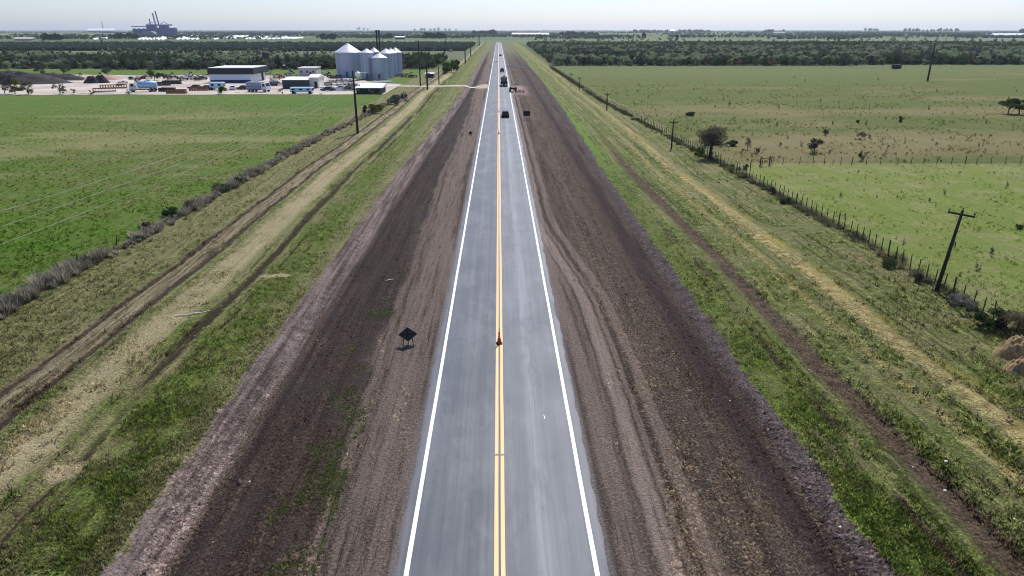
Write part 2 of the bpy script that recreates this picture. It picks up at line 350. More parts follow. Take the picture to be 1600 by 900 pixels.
# ------------------------------------------------------------ terrain
def vnoise(x, y, seed=0):
    xi = np.floor(x).astype(np.int64); yi = np.floor(y).astype(np.int64); fx = x - xi; fy = y - yi
    fx = fx * fx * (3 - 2 * fx); fy = fy * fy * (3 - 2 * fy)
    def h(a, b):
        n = (a * 374761393 + b * 668265263 + seed * 974711) & 0x7fffffff; n = ((n ^ (n >> 13)) * 1274126177) & 0x7fffffff
        return ((n ^ (n >> 16)) & 0xffff) / 65535.0
    return (h(xi, yi) * (1 - fx) + h(xi + 1, yi) * fx) * (1 - fy) + (h(xi, yi + 1) * (1 - fx) + h(xi + 1, yi + 1) * fx) * fy
def fbm(x, y, seed=0, o=4):
    s = 0; a = 1; t = 0
    for i in range(o): s = s + a * vnoise(x * 2 ** i + 17 * i, y * 2 ** i, seed + i); t += a; a *= .55
    return s / t
def sst(a, b, x): t = np.clip((x - a) / (b - a), 0, 1); return t * t * (3 - 2 * t)
def meander(y): return .14 * np.sin(y * .105 + 1.0) + .08 * np.sin(y * .21 + 2.3) + .34 * np.sin(y * .043 + .7)
def zg(x, y):
    x = np.asarray(x, float); y = np.asarray(y, float); ax = np.abs(x)
    sw = sst(20, 270, y); e = np.where(x > 0, 14.5 + 2.6 * sw, 15.0 - 3.0 * sw)
    w = fbm(x * .3, y * .12, 3)
    toe = e - 1.9
    z = -.06 - .42 * sst(4.3, toe, ax + 0) * (ax < 200)
    z = np.where(ax < 4.3, -.06, z)
    mq = .35 * meander(y) * np.sign(x)
    bank = sst(toe, e + .3, ax - mq + (w - .5) * .6); z = z + .50 * bank
    z = z + .12 * np.exp(-((ax - mq - e + .5 + (w - .5) * .6) / .45) ** 2)                  # bulldozed lip
    rough = sst(4.6, 6, ax) * (1 - sst(34, 60, ax)) * (1 - sst(200, 320, y))
    z = z + rough * ((fbm(x * 1.2, y * .5, 9) - .5) * .16 + (fbm(x * 3.5, y * 2.2, 5) - .5) * .12)
    for c0, wd, dp in ((19.2, .55, .16), (16.95, .3, .05), (25.2, .3, .05), (26.6, .3, .05), (-20.5, .35, .14), (-19.2, .25, .09), (-25.9, .3, .12), (-28.0, .3, .12), (-22.3, .4, .05), (-24.3, .4, .05)):
        z = z - dp * np.exp(-((x - c0 - meander(y)) / wd) ** 2) * (1 - sst(200, 300, y))
    fld = sst(36, 44, ax) * (1 - sst(200, 400, y)); z = z + fld * (fbm(x * .25, y * .25, 21) - .5) * .14
    return z * (1 - sst(600, 1000, y)) * np.where(y < -40, 0, 1) + 0
def zp(x, y): return float(zg(x, y))
def axis(lo, hi, n0, step, grow, end_lo, end_hi):
    a = list(np.arange(n0[0], n0[1], step)); d = step; v = a[-1]
    while v < end_hi: d = min(d * grow, 1500); v += d; a.append(v)
    d = step; v = a[0]; b = []
    while v > end_lo: d = min(d * grow, 1500); v -= d; b.append(v)
    return np.array(b[::-1] + a)
gx = axis(0, 0, (-38, 38), .13, 1.035, -15000, 15000)
gy = axis(0, 0, (9, 62), .15, 1.008, -400, 15000)
gy = gy[gy > -500]
XX, YY = np.meshgrid(gx, gy); ZZ = zg(XX, YY); nx, ny = len(gx), len(gy)
idx = np.arange(nx * ny).reshape(ny, nx)
FQ = np.stack([idx[:-1, :-1], idx[:-1, 1:], idx[1:, 1:], idx[1:, :-1]], -1).reshape(-1, 4)
tag(mesh_np('ground', np.stack([XX, YY, ZZ], -1).reshape(-1, 3), FQ, ground_mat(), smooth=True), kind='structure')

# ------------------------------------------------------------ road
def asphalt_mat():
    m, g, p = newmat('asphalt'); x, y, z = g.pos(); P = g.vec(x, y, 0.0)
    st = g.noise(g.vec(x * 2.2, y * .03, 0.0), 1.0, 5, .6); st2 = g.noise(g.vec(x * 9, y * .12, 4.0), 1.0, 3, .6)
    nm = g.noise(P, .35, 4); sp = g.noise(P, 22, 3, .7)
    base = g.mix(g.ss(-.4, .4, x), lin(70, 80, 88), lin(98, 103, 108))
    base = g.mix(g.ss(.3, .72, st * .7 + nm * .3), base, lin(112, 116, 120))
    base = g.mix(g.band(x + (nm - .5) * .25, 1.35, 1.95, .28) * g.ss(.3, .6, st2 * .5 + st * .5) * .5, base, lin(150, 151, 153))
    base = g.mix(g.band(x + (nm - .5) * .15, -1.02, -.86, .06) * g.ss(.42, .52, st) * .8, base, lin(76, 82, 92))
    base = g.mix(g.band(x + (nm - .5) * .12, -.66, -.55, .05) * g.ss(.46, .56, st) * .6, base, lin(78, 84, 94))
    base = g.mix(g.band(x, -3.3, -2.9, .15) * .45, base, lin(84, 92, 102))
    base = g.mix(g.ss(3.72, 3.9, x.abs()) * .7, base, lin(134, 130, 128))
    pt = g.noise(g.vec(x * .35, y * .12, 8.0), 1.0, 5, .65)
    base = g.mix(g.ss(.50, .60, pt) * .35, base, lin(134, 138, 142)); base = g.mix(g.ss(.48, .38, pt) * .45, base, lin(72, 82, 92))
    for wc in (-2.75, -1.15, 1.0, 2.7): base = g.mix(g.band(x + (nm - .5) * .3, wc - .25, wc + .25, .22) * .28, base, lin(80, 88, 96))
    ck = g.noise(g.vec(x * .9, y * .9, 2.0), 1.0, 6, .75); base = g.mix((1.0 - g.ss(.0, .006, (ck - .5).abs())) * g.ss(.52, .60, pt) * .6, base, lin(60, 64, 70))
    fine = g.noise(P, 60, 2, .8); base = g.scale_col(base, (st2 * .45 + sp * .7 + fine * .8 + .03) * g.ss(-.6, .6, x, .70, .84))
    g.lk(base, p.inputs['Base Color']); p.inputs['Roughness'].default_value = .62; p.inputs['Specular IOR Level'].default_value = .45
    g.lk(g.bump(sp, .006), p.inputs['Normal']); return m
def strip(name, xa, xb, ya, yb, z0, z1, m, n=1, wob=0):
    b = MB(); ys = [ya + (yb - ya) * i / n for i in range(n + 1)]
    for i in range(n): b.box(xa, xb, ys[i], ys[i + 1], z0, z1)
    return b.build(name, m)
def road_mesh():
    ys = np.concatenate([np.arange(-60, 150, .35), np.arange(150, 1160, 4.0)])
    el = -4.02 + (fbm(ys * .9, ys * 0, 31) - .5) * .25; er = 4.0 + (fbm(ys * .9, ys * 0, 47) - .5) * .25
    cols = [el, el * 0 - 3.7, el * 0, el * 0 + 3.7, er]; zz = [-.02, .0, .015, .0, -.02]
    V = []; 
    for c_, z_ in zip(cols, zz): V.append(np.stack([c_, ys, np.full_like(ys, z_)], -1))
    V.insert(0, np.stack([el - .12, ys, np.full_like(ys, -.14)], -1)); V.append(np.stack([er + .12, ys, np.full_like(ys, -.14)], -1))
    V = np.stack(V, 1); n, k = V.shape[:2]; ii = np.arange(n * k).reshape(n, k)
    F = np.stack([ii[:-1, :-1], ii[:-1, 1:], ii[1:, 1:], ii[1:, :-1]], -1).reshape(-1, 4)
    return mesh_np('road', V.reshape(-1, 3), F, asphalt_mat())
ROAD = tag(road_mesh(), kind='structure')
def paint_mat(name, c, wear):
    m, g, p = newmat(name); x, y, z = g.pos(); P = g.vec(x, y, 0.0); n = g.noise(P, 14, 4, .7); b = g.noise(P, .5, 3)
    tw = g.noise(g.vec(x * 8, y * .4, 3.0), 1.0, 4, .7)
    g.lk(g.scale_col(g.mix(g.ss(.50, .66, n * .5 + b * .2 + tw * .3) * wear, c, lin(150, 146, 140)), n * .3 + tw * .3 + .70), p.inputs['Base Color']); p.inputs['Roughness'].default_value = .55; return m
WH = paint_mat('white_paint', lin(240, 240, 236), .5); YE = paint_mat('yellow_paint', lin(238, 186, 122), .7)
def line(name, x0, x1, ya, yb, m, step=3.0, seed=0):
    ys = np.linspace(ya, yb, int((yb - ya) / step) + 2); j = (fbm(ys * .35, ys * 0, seed) - .5) * .03
    def zr(x): return .015 * (1 - abs(x) / 3.7) + .004
    V = np.stack([np.stack([x0 + j, ys, np.full_like(ys, zr(x0))], -1), np.stack([x1 + j, ys, np.full_like(ys, zr(x1))], -1)], 1)
    n = len(ys); ii = np.arange(n * 2).reshape(n, 2)
    F = np.stack([ii[:-1, 0], ii[:-1, 1], ii[1:, 1], ii[1:, 0]], -1)
    return mesh_np(name, V.reshape(-1, 3), F, m, parent=ROAD)
line('edge_line', -3.66, -3.48, -60, 1150, WH, seed=1); line('edge_line', 3.46, 3.64, -60, 1150, WH, seed=2)
yj = at(781, 711)[1]
for a, b_ in ((-60, yj - .07), (yj + .07, 1150)):
    line('centre_line', -.30, -.135, a, b_, YE, seed=3); line('centre_line', -.035, .13, a, b_, YE, seed=4)
MB().box(-.34, .17, yj - .03, yj + .03, .012, .022).build('lane_joint', mat('joint_grey', lin(140, 130, 140), .8), ROAD)
# pale crescent scuff on the right lane
cx, cy = at(849, 652); b = MB(); pts = [(cx - .05 + .10 * cos(t), cy + .22 * sin(t)) for t in np.linspace(-1.2, 1.2, 9)]
for i in range(8):
    (xa, ya), (xb, yb) = pts[i], pts[i + 1]; b.add([(xa, ya, .016), (xa + .03, ya, .016), (xb + .03, yb, .016), (xb, yb, .016)], [(0, 1, 2, 3)])
b.build('scuff_mark', WH, ROAD)

# access track and yard, laid as thin sheets
def sheet(name, poly_fn, n, m, z):
    pass
def dirt_mat(name, a, b_, sc=.15):
    m, g, p = newmat(name); x, y, z = g.pos(); P = g.vec(x, y, 0.0); n = g.noise(P, sc, 5, .65); f = g.noise(P, 1.6, 4, .7)
    st = g.noise(g.vec(x * .05, y * .35, 0.), 1.0, 4)
    c = g.mix(g.ss(.35, .65, n * .5 + f * .25 + st * .25), a, b_); c = g.mix(g.ss(.6, .7, g.noise(P, .35, 5, .7)) * .6, c, lin(112, 104, 84))
    g.lk(c, p.inputs['Base Color']); p.inputs['Roughness'].default_value = .95; g.lk(g.bump(f, .1), p.inputs['Normal']); return m
def ribbon(name, cen, wid, z, m, zfun=None):
    V = []; n = len(cen)
    for i, (x, y) in enumerate(cen):
        a = cen[max(i - 1, 0)]; b_ = cen[min(i + 1, n - 1)]; dx, dy = b_[0] - a[0], b_[1] - a[1]; l = math.hypot(dx, dy)
        w = wid * (1 + .25 * (random.random() - .5)) / 2; px, py = -dy / l * w, dx / l * w
        for q in ((x + px, y + py), (x - px, y - py)): V.append((q[0], q[1], (zp(*q) if zfun else 0) + z))
    return mesh_np(name, V, [(2 * i, 2 * i + 1, 2 * i + 3, 2 * i + 2) for i in range(n - 1)], m)
pale_dirt = dirt_mat('pale_dirt', lin(196, 184, 166), lin(222, 212, 196))
tag(ribbon('path', [(x, 254 + .4 * sin(x * .3)) for x in np.arange(-46, -6, 1.0)], 4.2, .10, pale_dirt, True), kind='structure')
yard_mat = dirt_mat('yard_dirt', lin(150, 136, 124), lin(206, 194, 178), .06)
def yard():
    ax_ = np.arange(-420, -33, 3.0); tt = np.linspace(0, 1, 30); V = []
    for x in ax_:
        w = fbm(x * .06, 3.0, 5) - .5; w2 = fbm(x * .05, 9.0, 8) - .5
        y0 = 222.5 + w * 4 + (x + 35) * .01; y1 = 314 + w2 * 20 - sst(-75, -35, x) * 54
        if x < -120: y1 = 322 + w2 * 16
        for t in tt: V.append((x, y0 + (y1 - y0) * t, .05))
    n = len(ax_); ii = np.arange(n * 30).reshape(n, 30)
    F = np.stack([ii[:-1, :-1], ii[1:, :-1], ii[1:, 1:], ii[:-1, 1:]], -1).reshape(-1, 4)
    return mesh_np('yard', V, F, yard_mat)
tag(yard(), kind='structure')

# ------------------------------------------------------------ grass, clods: what nobody could count
def blades(name, pos, hh, ww, nb, m, lean=.5, spread=.1, kind='stuff', parent=None):
    N = len(pos); pos = np.repeat(pos, nb, 0); hh = np.repeat(hh, nb) * RNG.uniform(.6, 1.15, N * nb); r = np.repeat(RNG.random(N), nb) * .7 + RNG.random(N * nb) * .3
    a = RNG.uniform(0, 2 * pi, N * nb); l = RNG.uniform(.1, lean, N * nb) * hh; off = RNG.uniform(0, spread, N * nb)
    ww = np.repeat(ww, nb) if hasattr(ww, '__len__') else ww
    bx = pos[:, 0] + np.cos(a) * off; by = pos[:, 1] + np.sin(a) * off; bz = pos[:, 2] - .02
    a2 = a + pi / 2 + RNG.uniform(-.8, .8, N * nb); dx = np.cos(a2) * ww / 2; dy = np.sin(a2) * ww / 2
    V = np.stack([np.stack([bx - dx, by - dy, bz], -1), np.stack([bx + dx, by + dy, bz], -1), np.stack([bx + np.cos(a) * l, by + np.sin(a) * l, bz + hh], -1)], 1)
    F = np.arange(N * nb * 3).reshape(-1, 3)
    o = mesh_np(name, V.reshape(-1, 3), F, m, {'rnd': np.repeat(r, 3)}, parent)
    return tag(o, kind=kind) if kind else o
def scatter(x0, x1, y0, y1, n, pw=1.6):
    """more points near the camera"""
    x = RNG.uniform(x0, x1, n); u = RNG.random(n); y = (y0 ** (-pw) + u * (y1 ** (-pw) - y0 ** (-pw))) ** (-1 / pw); return x, y
def keep(v, a, b): return RNG.random(len(v)) < sst(a, b, v)
def grass():
    P = []; Hh = []
    def put(x, y, h, mask=None):
        if mask is not None: x, y = x[mask], y[mask]
        P.append(np.stack([x, y, zg(x, y)], -1)); Hh.append(RNG.gamma(3, .4, len(x)).clip(.4, 2.2) * h)
    x, y = scatter(14.4, 17.9, 10, 140, 36000); put(x, y, .10, (x > 14.5 + 2.6 * sst(20, 270, y) + .1) & keep(fbm(x * .7, y * .4, 33), .28, .6))
    x, y = scatter(-19.5, -15.0, 10, 140, 52000); put(x, y, .10, keep(fbm(x * .6, y * .6, 3), .25, .6))
    x, y = scatter(19.8, 34.5, 10, 150, 80000); put(x, y, .13, keep(fbm(x * .5, y * .25, 7), .3, .65) & (np.abs(x - 25.8) > .8))
    x, y = scatter(-35, -20.8, 12, 150, 62000); put(x, y, .12, keep(fbm(x * .5, y * .25, 9), .3, .6) & (x < -28.6) | keep(fbm(x * .5, y * .3, 13), .42, .75))
    x, y = scatter(-110, -36, 45, 200, 42000, 1.2); put(x, y, .13, keep(fbm(x * .3, y * .3, 19), .3, .6))
    x, y = scatter(35.5, 95, 42, 102, 22000, 1.2); put(x, y, .12, keep(fbm(x * .3, y * .3, 23), .35, .7))
    x, y = scatter(33, 150, 103, 260, 16000, 1.0); put(x, y, .2, keep(fbm(x * .15, y * .15, 29), .35, .7))
    return np.concatenate(P), np.concatenate(Hh)
gp, gh = grass()
tag(blades('grass', gp, gh, gh * .45, 5, tuft_mat('grass', lo=.6, hi=2.1, trans=.5), lean=.9, spread=.14), label='short rough grass of the verges and fields')
# clods on the bare soil
def clods(name, px, py, s, m, seed=0):
    N = len(px); base = np.array([(1, 0, 0), (-.5, .87, 0), (-.5, -.87, 0), (0, 0, 1)], float); 
    a = RNG.uniform(0, 2 * pi, N); c_, s_ = np.cos(a), np.sin(a); j = RNG.uniform(.6, 1.3, (N, 4, 3)) * base[None] * s[:, None, None]
    X = j[..., 0] * c_[:, None] - j[..., 1] * s_[:, None] + px[:, None]; Y = j[..., 0] * s_[:, None] + j[..., 1] * c_[:, None] + py[:, None]
    Z = j[..., 2] * .8 + (zg(px, py) - .01)[:, None]
    F = (np.arange(N)[:, None, None] * 4 + np.array([(0, 1, 3), (1, 2, 3), (2, 0, 3)])[None]).reshape(-1, 3)
    return tag(mesh_np(name, np.stack([X, Y, Z], -1).reshape(-1, 3), F, m, {'rnd': np.repeat(RNG.random(N), 4)}), kind='stuff')
xa, ya = scatter(5.2, 15.5, 10, 130, 74000, 1.4); xb, yb = scatter(-15, -4.6, 10, 130, 74000, 1.4)
xc, yc = np.concatenate([xa, xb]), np.concatenate([ya, yb])
dens = fbm(xc * .9, yc * .25, 41) + .14 * np.exp(-((np.abs(xc) - 12.6) / 1.2) ** 2) + .1 * np.exp(-((xc - 9.8) / 2) ** 2) + .08 * np.exp(-((xc + 9.8) / 1.5) ** 2) - .12 * (np.abs(np.abs(xc) - 5.6) < 1.2)
mk = dens > .54; xc, yc = xc[mk], yc[mk]
tag(clods('soil_clods', xc, yc, RNG.gamma(2.0, .024, len(xc)) + .015, tuft_mat('clod', lo=.5, hi=1.5, trans=0)), label='dark crumbly clods on the graded soil')
x2, y2 = scatter(18.3, 20.2, 19, 120, 9000, 1.4); x3, y3 = scatter(-21.2, -18.9, 20, 120, 6000, 1.4); x4, y4 = scatter(-28.6, -25.4, 25, 120, 5000, 1.4)
xc, yc = np.concatenate([x2, x3, x4]), np.concatenate([y2, y3, y4]); mk = fbm(xc * .8, yc * .3, 51) > .48; xc, yc = xc[mk], yc[mk]
tag(clods('rut_clods', xc, yc, RNG.gamma(2.0, .02, len(xc)) + .015, tuft_mat('rut_clod', tint=lin(86, 74, 66), amt=.5, lo=.4, hi=1.2, trans=0)), label='torn clods along the wheel ruts')
# straw litter on the right shoulder
xs_, ys_ = scatter(6.8, 12.2, 10, 110, 28000, 1.4); mk = fbm(xs_ * .7, ys_ * .3, 61) > .52; xs_, ys_ = xs_[mk], ys_[mk]
tag(blades('straw', np.stack([xs_, ys_, zg(xs_, ys_) + .01], -1), np.full(len(xs_), .035), .05, 2, tuft_mat('straw', tint=lin(160, 142, 118), use_ground=False, lo=.4, hi=1.1), lean=4, spread=.12), label='dry straw litter scattered on the soil')
# green weeds growing in the left soil
xs_, ys_ = scatter(-9.9, -7.0, 12, 200, 14000, 1.3); mk = keep(fbm(xs_ * .7, ys_ * .35, 71), .50, .78); xs_, ys_ = xs_[mk], ys_[mk]
tag(blades('soil_weeds', np.stack([xs_, ys_, zg(xs_, ys_)], -1), RNG.uniform(.05, .13, len(xs_)), .06, 6, tuft_mat('weed', tint=lin(110, 126, 62), use_ground=False, lo=.35, hi=1.3), lean=1.2, spread=.12), label='green weeds sprouting in the dark soil')
# dry brush along the two boundary fences
def fence_x(y): return float(np.interp(y, [38, 46, 64, 84, 101, 153, 199, 385, 1000], [34.2, 34.6, 34.9, 34.1, 33.5, 31.2, 29.2, 27.8, 27.0]))
def hedge_x(y): return float(np.interp(y, [30, 45, 54, 62, 97, 130, 150, 190, 220], [-35.8, -35.8, -35.9, -34.9, -34.5, -33.6, -32.2, -30.5, -28]))
HX = lambda v: np.interp(v, [30, 45, 54, 62, 97, 130, 150, 190, 220], [-35.8, -35.8, -35.9, -34.9, -34.5, -33.6, -32.2, -30.5, -28])
def brush(name, n, yr, xf, sx, hh, m, label, nb=60, rad=.45):
    yc = RNG.uniform(yr[0], yr[1], n); den = fbm(yc * .28, yc * 0, 81, 3); k = den > .22; yc, den = yc[k], den[k]; n = len(yc)
    amp = (.6 + .65 * sst(.3, .65, den)) * RNG.uniform(.5, 1.15, n) * (1 - .3 * sst(90, 200, yc)); xc = xf(yc) + RNG.normal(0, sx, n)
    tone = RNG.random(n); N = n * nb; A = np.repeat(amp, nb); a = RNG.uniform(0, 2 * pi, N); q = RNG.random(N) ** .5; e = RNG.uniform(.15, 1, N)
    bx = np.repeat(xc, nb) + np.cos(a) * q * .22 * A; by = np.repeat(yc, nb) + np.sin(a) * q * .22 * A; bz = zg(bx, by) - .03
    L = hh * A * RNG.uniform(.5, 1.1, N); lx = np.cos(a) * q * rad * A * 1.3; ly = np.sin(a) * q * rad * A * 1.3; lz = L * np.sqrt(np.clip(1 - (q * .75) ** 2, .1, 1))
    t = a + pi / 2; w = RNG.uniform(.015, .04, N); dx, dy = np.cos(t) * w, np.sin(t) * w; V = []
    for (fx, fw) in ((0, .6), (.55, 1.0)): V += [np.stack([bx + lx * fx * .7 - dx * fw, by + ly * fx * .7 - dy * fw, bz + lz * fx], -1), np.stack([bx + lx * fx * .7 + dx * fw, by + ly * fx * .7 + dy * fw, bz + lz * fx], -1)]
    V.append(np.stack([bx + lx, by + ly, bz + lz * .95], -1)); V = np.stack(V, 1).reshape(-1, 3); o = np.arange(N)[:, None] * 5
    F = np.concatenate([o + np.array([[0, 1, 3]]), o + np.array([[0, 3, 2]]), o + np.array([[2, 3, 4]])]); r = np.clip(np.repeat(tone, nb) * .65 + RNG.random(N) * .35, 0, 1)
    return tag(mesh_np(name, V, F, m, {'rnd': np.repeat(r, 5)}), label, kind='stuff')
brush('dry_brush', 1250, (38, 214), HX, .42, 1.05, tuft_mat('dry_brush', tint=lin(158, 151, 130), use_ground=False, lo=.15, hi=1.6, trans=.3), 'thick grey dry brush along the left field edge')
brush('fence_brush', 420, (39, 300), lambda v: np.interp(v, [38, 46, 64, 84, 101, 153, 199, 385], [34.2, 34.6, 34.9, 34.1, 33.5, 31.2, 29.2, 27.8]) - .3, .45, .62, tuft_mat('fence_brush', tint=lin(112, 112, 76), use_ground=False, lo=.15, hi=1.6, trans=.3), 'ragged olive brush growing at the foot of the right wire fence')
ys_ = RNG.uniform(40, 380, 16000); dens = fbm(ys_ * .4, ys_ * 0, 91); mk = dens > .38; ys_ = ys_[mk]; dens = dens[mk]
xs_ = np.array([fence_x(v) for v in ys_]) + RNG.normal(-.1, .45, len(ys_))
tag(blades('fence_weeds', np.stack([xs_, ys_, zg(xs_, ys_)], -1), RNG.uniform(.12, .55, len(xs_)) * (dens * 1.6), .04, 4, tuft_mat('fence_weeds', tint=lin(112, 108, 82), use_ground=False, lo=.15, hi=1.3, trans=.2), lean=.7, spread=.25), label='dry weeds tangled along the right wire fence')

# ------------------------------------------------------------ trees and shrubs
BARK = mat('bark', lin(74, 64, 56), .95, var=.3, bump=.03)
LEAF = {
 'dark': leaf_mat('leaf_dark', lin(48, 60, 40), lin(96, 110, 70), .35), 'green': leaf_mat('leaf_green', lin(58, 82, 36), lin(116, 140, 66)),
 'twig': leaf_mat('leaf_twig', lin(50, 46, 44), lin(104, 96, 90), .15), 'olive': leaf_mat('leaf_olive', lin(78, 84, 40), lin(132, 128, 70)),
 'grey': leaf_mat('leaf_grey', lin(110, 108, 98), lin(172, 166, 152), .15), 'scrub': leaf_mat('leaf_scrub', lin(60, 72, 64), lin(112, 124, 106), .3),
 'pale': leaf_mat('leaf_pale', lin(108, 122, 92), lin(166, 176, 138), .4), 'brown': leaf_mat('leaf_brown', lin(88, 78, 66), lin(140, 126, 106), .3),
 'needle': leaf_mat('leaf_needle', lin(36, 52, 44), lin(66, 84, 64), .25)}
def crown_np(seed, cen, rad, n, leaf, clumps=9, hollow=.35, thin=1.0):
    """leaf faces gathered in uneven clumps through an ellipsoid"""
    r = np.random.default_rng(seed); cen = np.array(cen, float); rad = np.array(rad, float)
    d = r.normal(size=(clumps, 3)); d /= np.linalg.norm(d, axis=1)[:, None]; cc = d * (r.uniform(hollow, .82, clumps) ** .8)[:, None]
    cs = r.uniform(.25, .48, clumps); k = r.integers(0, clumps, n)
    p = r.normal(size=(n, 3)); p /= np.linalg.norm(p, axis=1)[:, None]; p = cc[k] + p * (cs[k] * r.random(n) ** .45)[:, None]
    P = cen + p * rad
    u = r.normal(size=(n, 3)); u /= np.linalg.norm(u, axis=1)[:, None]; v = np.cross(u, r.normal(size=(n, 3))); v /= np.linalg.norm(v, axis=1)[:, None]
    s = leaf * r.uniform(.5, 1.3, n); u = u * s[:, None]; v = v * (s * .5 * thin)[:, None]
    V = np.stack([P - u, P + v, P + u, P - v], 1); rn = np.clip((k / clumps) * .5 + r.random(n) * .5, 0, 1)
    return V.reshape(-1, 3), np.arange(n * 4).reshape(-1, 4), np.repeat(rn, 4)
def trunk_mb(seed, h, r0, spread, limbs=6, h0=.3):
    r = random.Random(seed); b = MB(); lean = r.uniform(-.08, .08) * h
    b.tube([(0, 0, -.1), (lean * .3, 0, h * .25), (lean * .6, .02 * h, h * .55)], [r0 * 1.15, r0 * .8, r0 * .5], 7)
    for i in range(limbs):
        a = 2 * pi * i / limbs + r.uniform(-.4, .4); z0 = h * r.uniform(h0, .52); e = spread * r.uniform(.55, .95); zt = h * r.uniform(.6, .95)
        b.tube([(lean * .4, 0, z0), (cos(a) * e * .45, sin(a) * e * .45, (z0 + zt) / 2), (cos(a) * e, sin(a) * e, zt)], [r0 * .5, r0 * .3, r0 * .1], 5)
    return b
def tree(name, loc, h, w, leafk, seed, label, cat='tree', group=None, n=900, leaf=.22, base=.25, trunk_r=None, thin=1, clumps=10, rz=0, limbs=6, ry=None):
    e = empty(name, loc, rz, label, cat, group); tr = trunk_r or h * .03
    trunk_mb(seed, h, tr, w * .45, limbs, max(.08, base * .8)).build('trunk', BARK, e)
    V, F, rn = crown_np(seed, (0, 0, h * (base + 1) / 2), (w / 2, (ry or w) / 2, h * (1 - base) / 2 * 1.12), n, leaf, clumps, thin=thin)
    mesh_np('crown' if base > .1 else 'foliage', V, F, LEAF[leafk], {'rnd': rn}, e); return e
def bush(px, py, h, w, leafk, label, seed, n=500, leaf=.12, name='bush', **k):
    X, Y = at(px, py); z = zp(X, Y)
    return tree(name, (X, Y, z - .05), h, w, leafk, seed, label, 'bush', n=n, leaf=leaf, base=.03, trunk_r=.04, limbs=5, **k)

# bare tree by the right fence
X, Y = at(1109, 248)
e = empty('bare_tree', (X, Y, zp(X, Y)), 0, 'tall dark leafless tree with a broad twiggy crown beside the right fence', 'tree')
r = random.Random(5); b = MB(); tw = []
b.tube([(0, 0, -.1), (.02, 0, .9), (.1, .05, 1.9), (.2, 0, 2.6)], [.30, .24, .22, .15], 9)
for i in range(13):
    a = 2 * pi * i / 13 + r.uniform(-.3, .3); z0 = r.uniform(1.5, 2.6); R_ = r.uniform(1.3, 2.5); zt = r.uniform(2.7, 4.6) if i % 4 else 2.1
    mid = (cos(a) * R_ * .5, sin(a) * R_ * .5, z0 + (zt - z0) * .65); end = (cos(a) * R_ + .2, sin(a) * R_, zt)
    b.tube([(.12, 0, z0), mid, end], [.11, .06, .02], 5); tw += [mid, end]
    for j in range(7):
        q = r.choice((mid, end)); d = [r.uniform(-1, 1), r.uniform(-1, 1), r.uniform(-.1, .8)]; t2 = (q[0] + d[0] * .8, q[1] + d[1] * .8, q[2] + d[2] * .6)
        b.tube([q, t2], [.03, .008], 4); tw.append(t2)
b.build('trunk', mat('bark_dark', lin(58, 50, 46), .95, var=.3), e)
pts = np.array(tw); k = RNG.integers(0, len(pts), 5200); p = pts[k] + RNG.normal(0, .24, (5200, 3)); q_ = RNG.normal(size=(5200, 3)); q_ /= np.linalg.norm(q_, axis=1)[:, None]; q_ = q_ * (RNG.random(5200) ** .4)[:, None] * np.array((2.25, 2.0, 1.35)) + np.array((.2, 0, 3.5)); p = np.where((RNG.random(5200) < .55)[:, None], q_, p); d = RNG.normal(size=(5200, 3)); d /= np.linalg.norm(d, axis=1)[:, None]
s = RNG.normal(size=(5200, 3)); s = np.cross(d, s); s /= np.linalg.norm(s, axis=1)[:, None]
V = np.stack([p - s * .022, p + s * .022, p + d * .42], 1)
mesh_np('crown', V.reshape(-1, 3), np.arange(5200 * 3).reshape(-1, 3), LEAF['twig'], {'rnd': np.repeat(RNG.random(5200), 3)}, e)

X, Y = at(1272, 239); tree('round_bush', (X, Y, zp(X, Y)), 2.4, 3.0, 'twig', 12, 'round dark bare bush standing alone in the brown pasture', 'bush', n=1100, leaf=.2, base=.22, thin=.4, trunk_r=.1)
for i, (px, py, h_, w_, lb) in enumerate(((1575, 178, 3.4, 5.2, 'dark flat-crowned tree in the far pasture, the left one of the pair'), (1592, 179, 3.6, 5.4, 'dark flat-crowned tree in the far pasture, the right one of the pair'))):
    X, Y = at(px, py); tree('pasture_tree', (X, Y, 0), h_, w_, 'dark', 30 + i, lb, group='pair of dark trees in the pasture', n=1300, leaf=.25, base=.38, trunk_r=.16)
bush(1545, 512, 1.5, 2.6, 'dark', 'large dark green bush at the fence near the dirt pile', 40, 2200, .1)
bush(1591, 520, 1.8, 2.6, 'brown', 'tall brown reedy bush right of the large dark bush', 41, 2400, .16, thin=.35)
bush(1500, 478, .9, 2.2, 'grey', 'pale grey dry bush at the foot of the leaning power pole', 42, 1300, .12, thin=.3)
bush(1435, 440, .8, 1.2, 'twig', 'dark bare bush on the fence left of the near power pole', 43, 700, .12, thin=.4)
bush(1390, 418, .7, 1.3, 'dark', 'low dark bush against the wire fence above the sandy patch', 44, 700, .1)
bush(1225, 318, .9, 1.4, 'dark', 'dark bush on the fence below the corner gate', 45, 700, .12)
bush(1207, 303, 1.1, .9, 'twig', 'thin upright dark bush on the fence beside the corner gate', 46, 600, .12, thin=.4)
bush(1166, 266, .8, 1.2, 'twig', 'small twiggy bush on the fence right of the bare tree', 47, 500, .12, thin=.5)
bush(1092, 243, 1.4, 1.8, 'green', 'rounded green bush left of the bare tree', 48, 900, .13)
bush(1168, 234, 2.0, 1.2, 'brown', 'tall thin brown shrub in the pasture behind the bare tree', 49, 400, .16, thin=.4)
bush(1184, 241, 1.4, .9, 'brown', 'short brown shrub just right of the tall thin one', 50, 300, .14, thin=.4)
bush(1345, 252, 1.7, 1.1, 'twig', 'dark leggy shrub against the cross fence', 51, 400, .16, thin=.4)
bush(1145, 228, .9, 2.2, 'dark', 'low dark heap of brush right of the bare tree crown', 52, 900, .16)
bush(1077, 181, .9, 3.0, 'dark', 'low dark thicket in the brown pasture beyond the fence', 53, 700, .2)
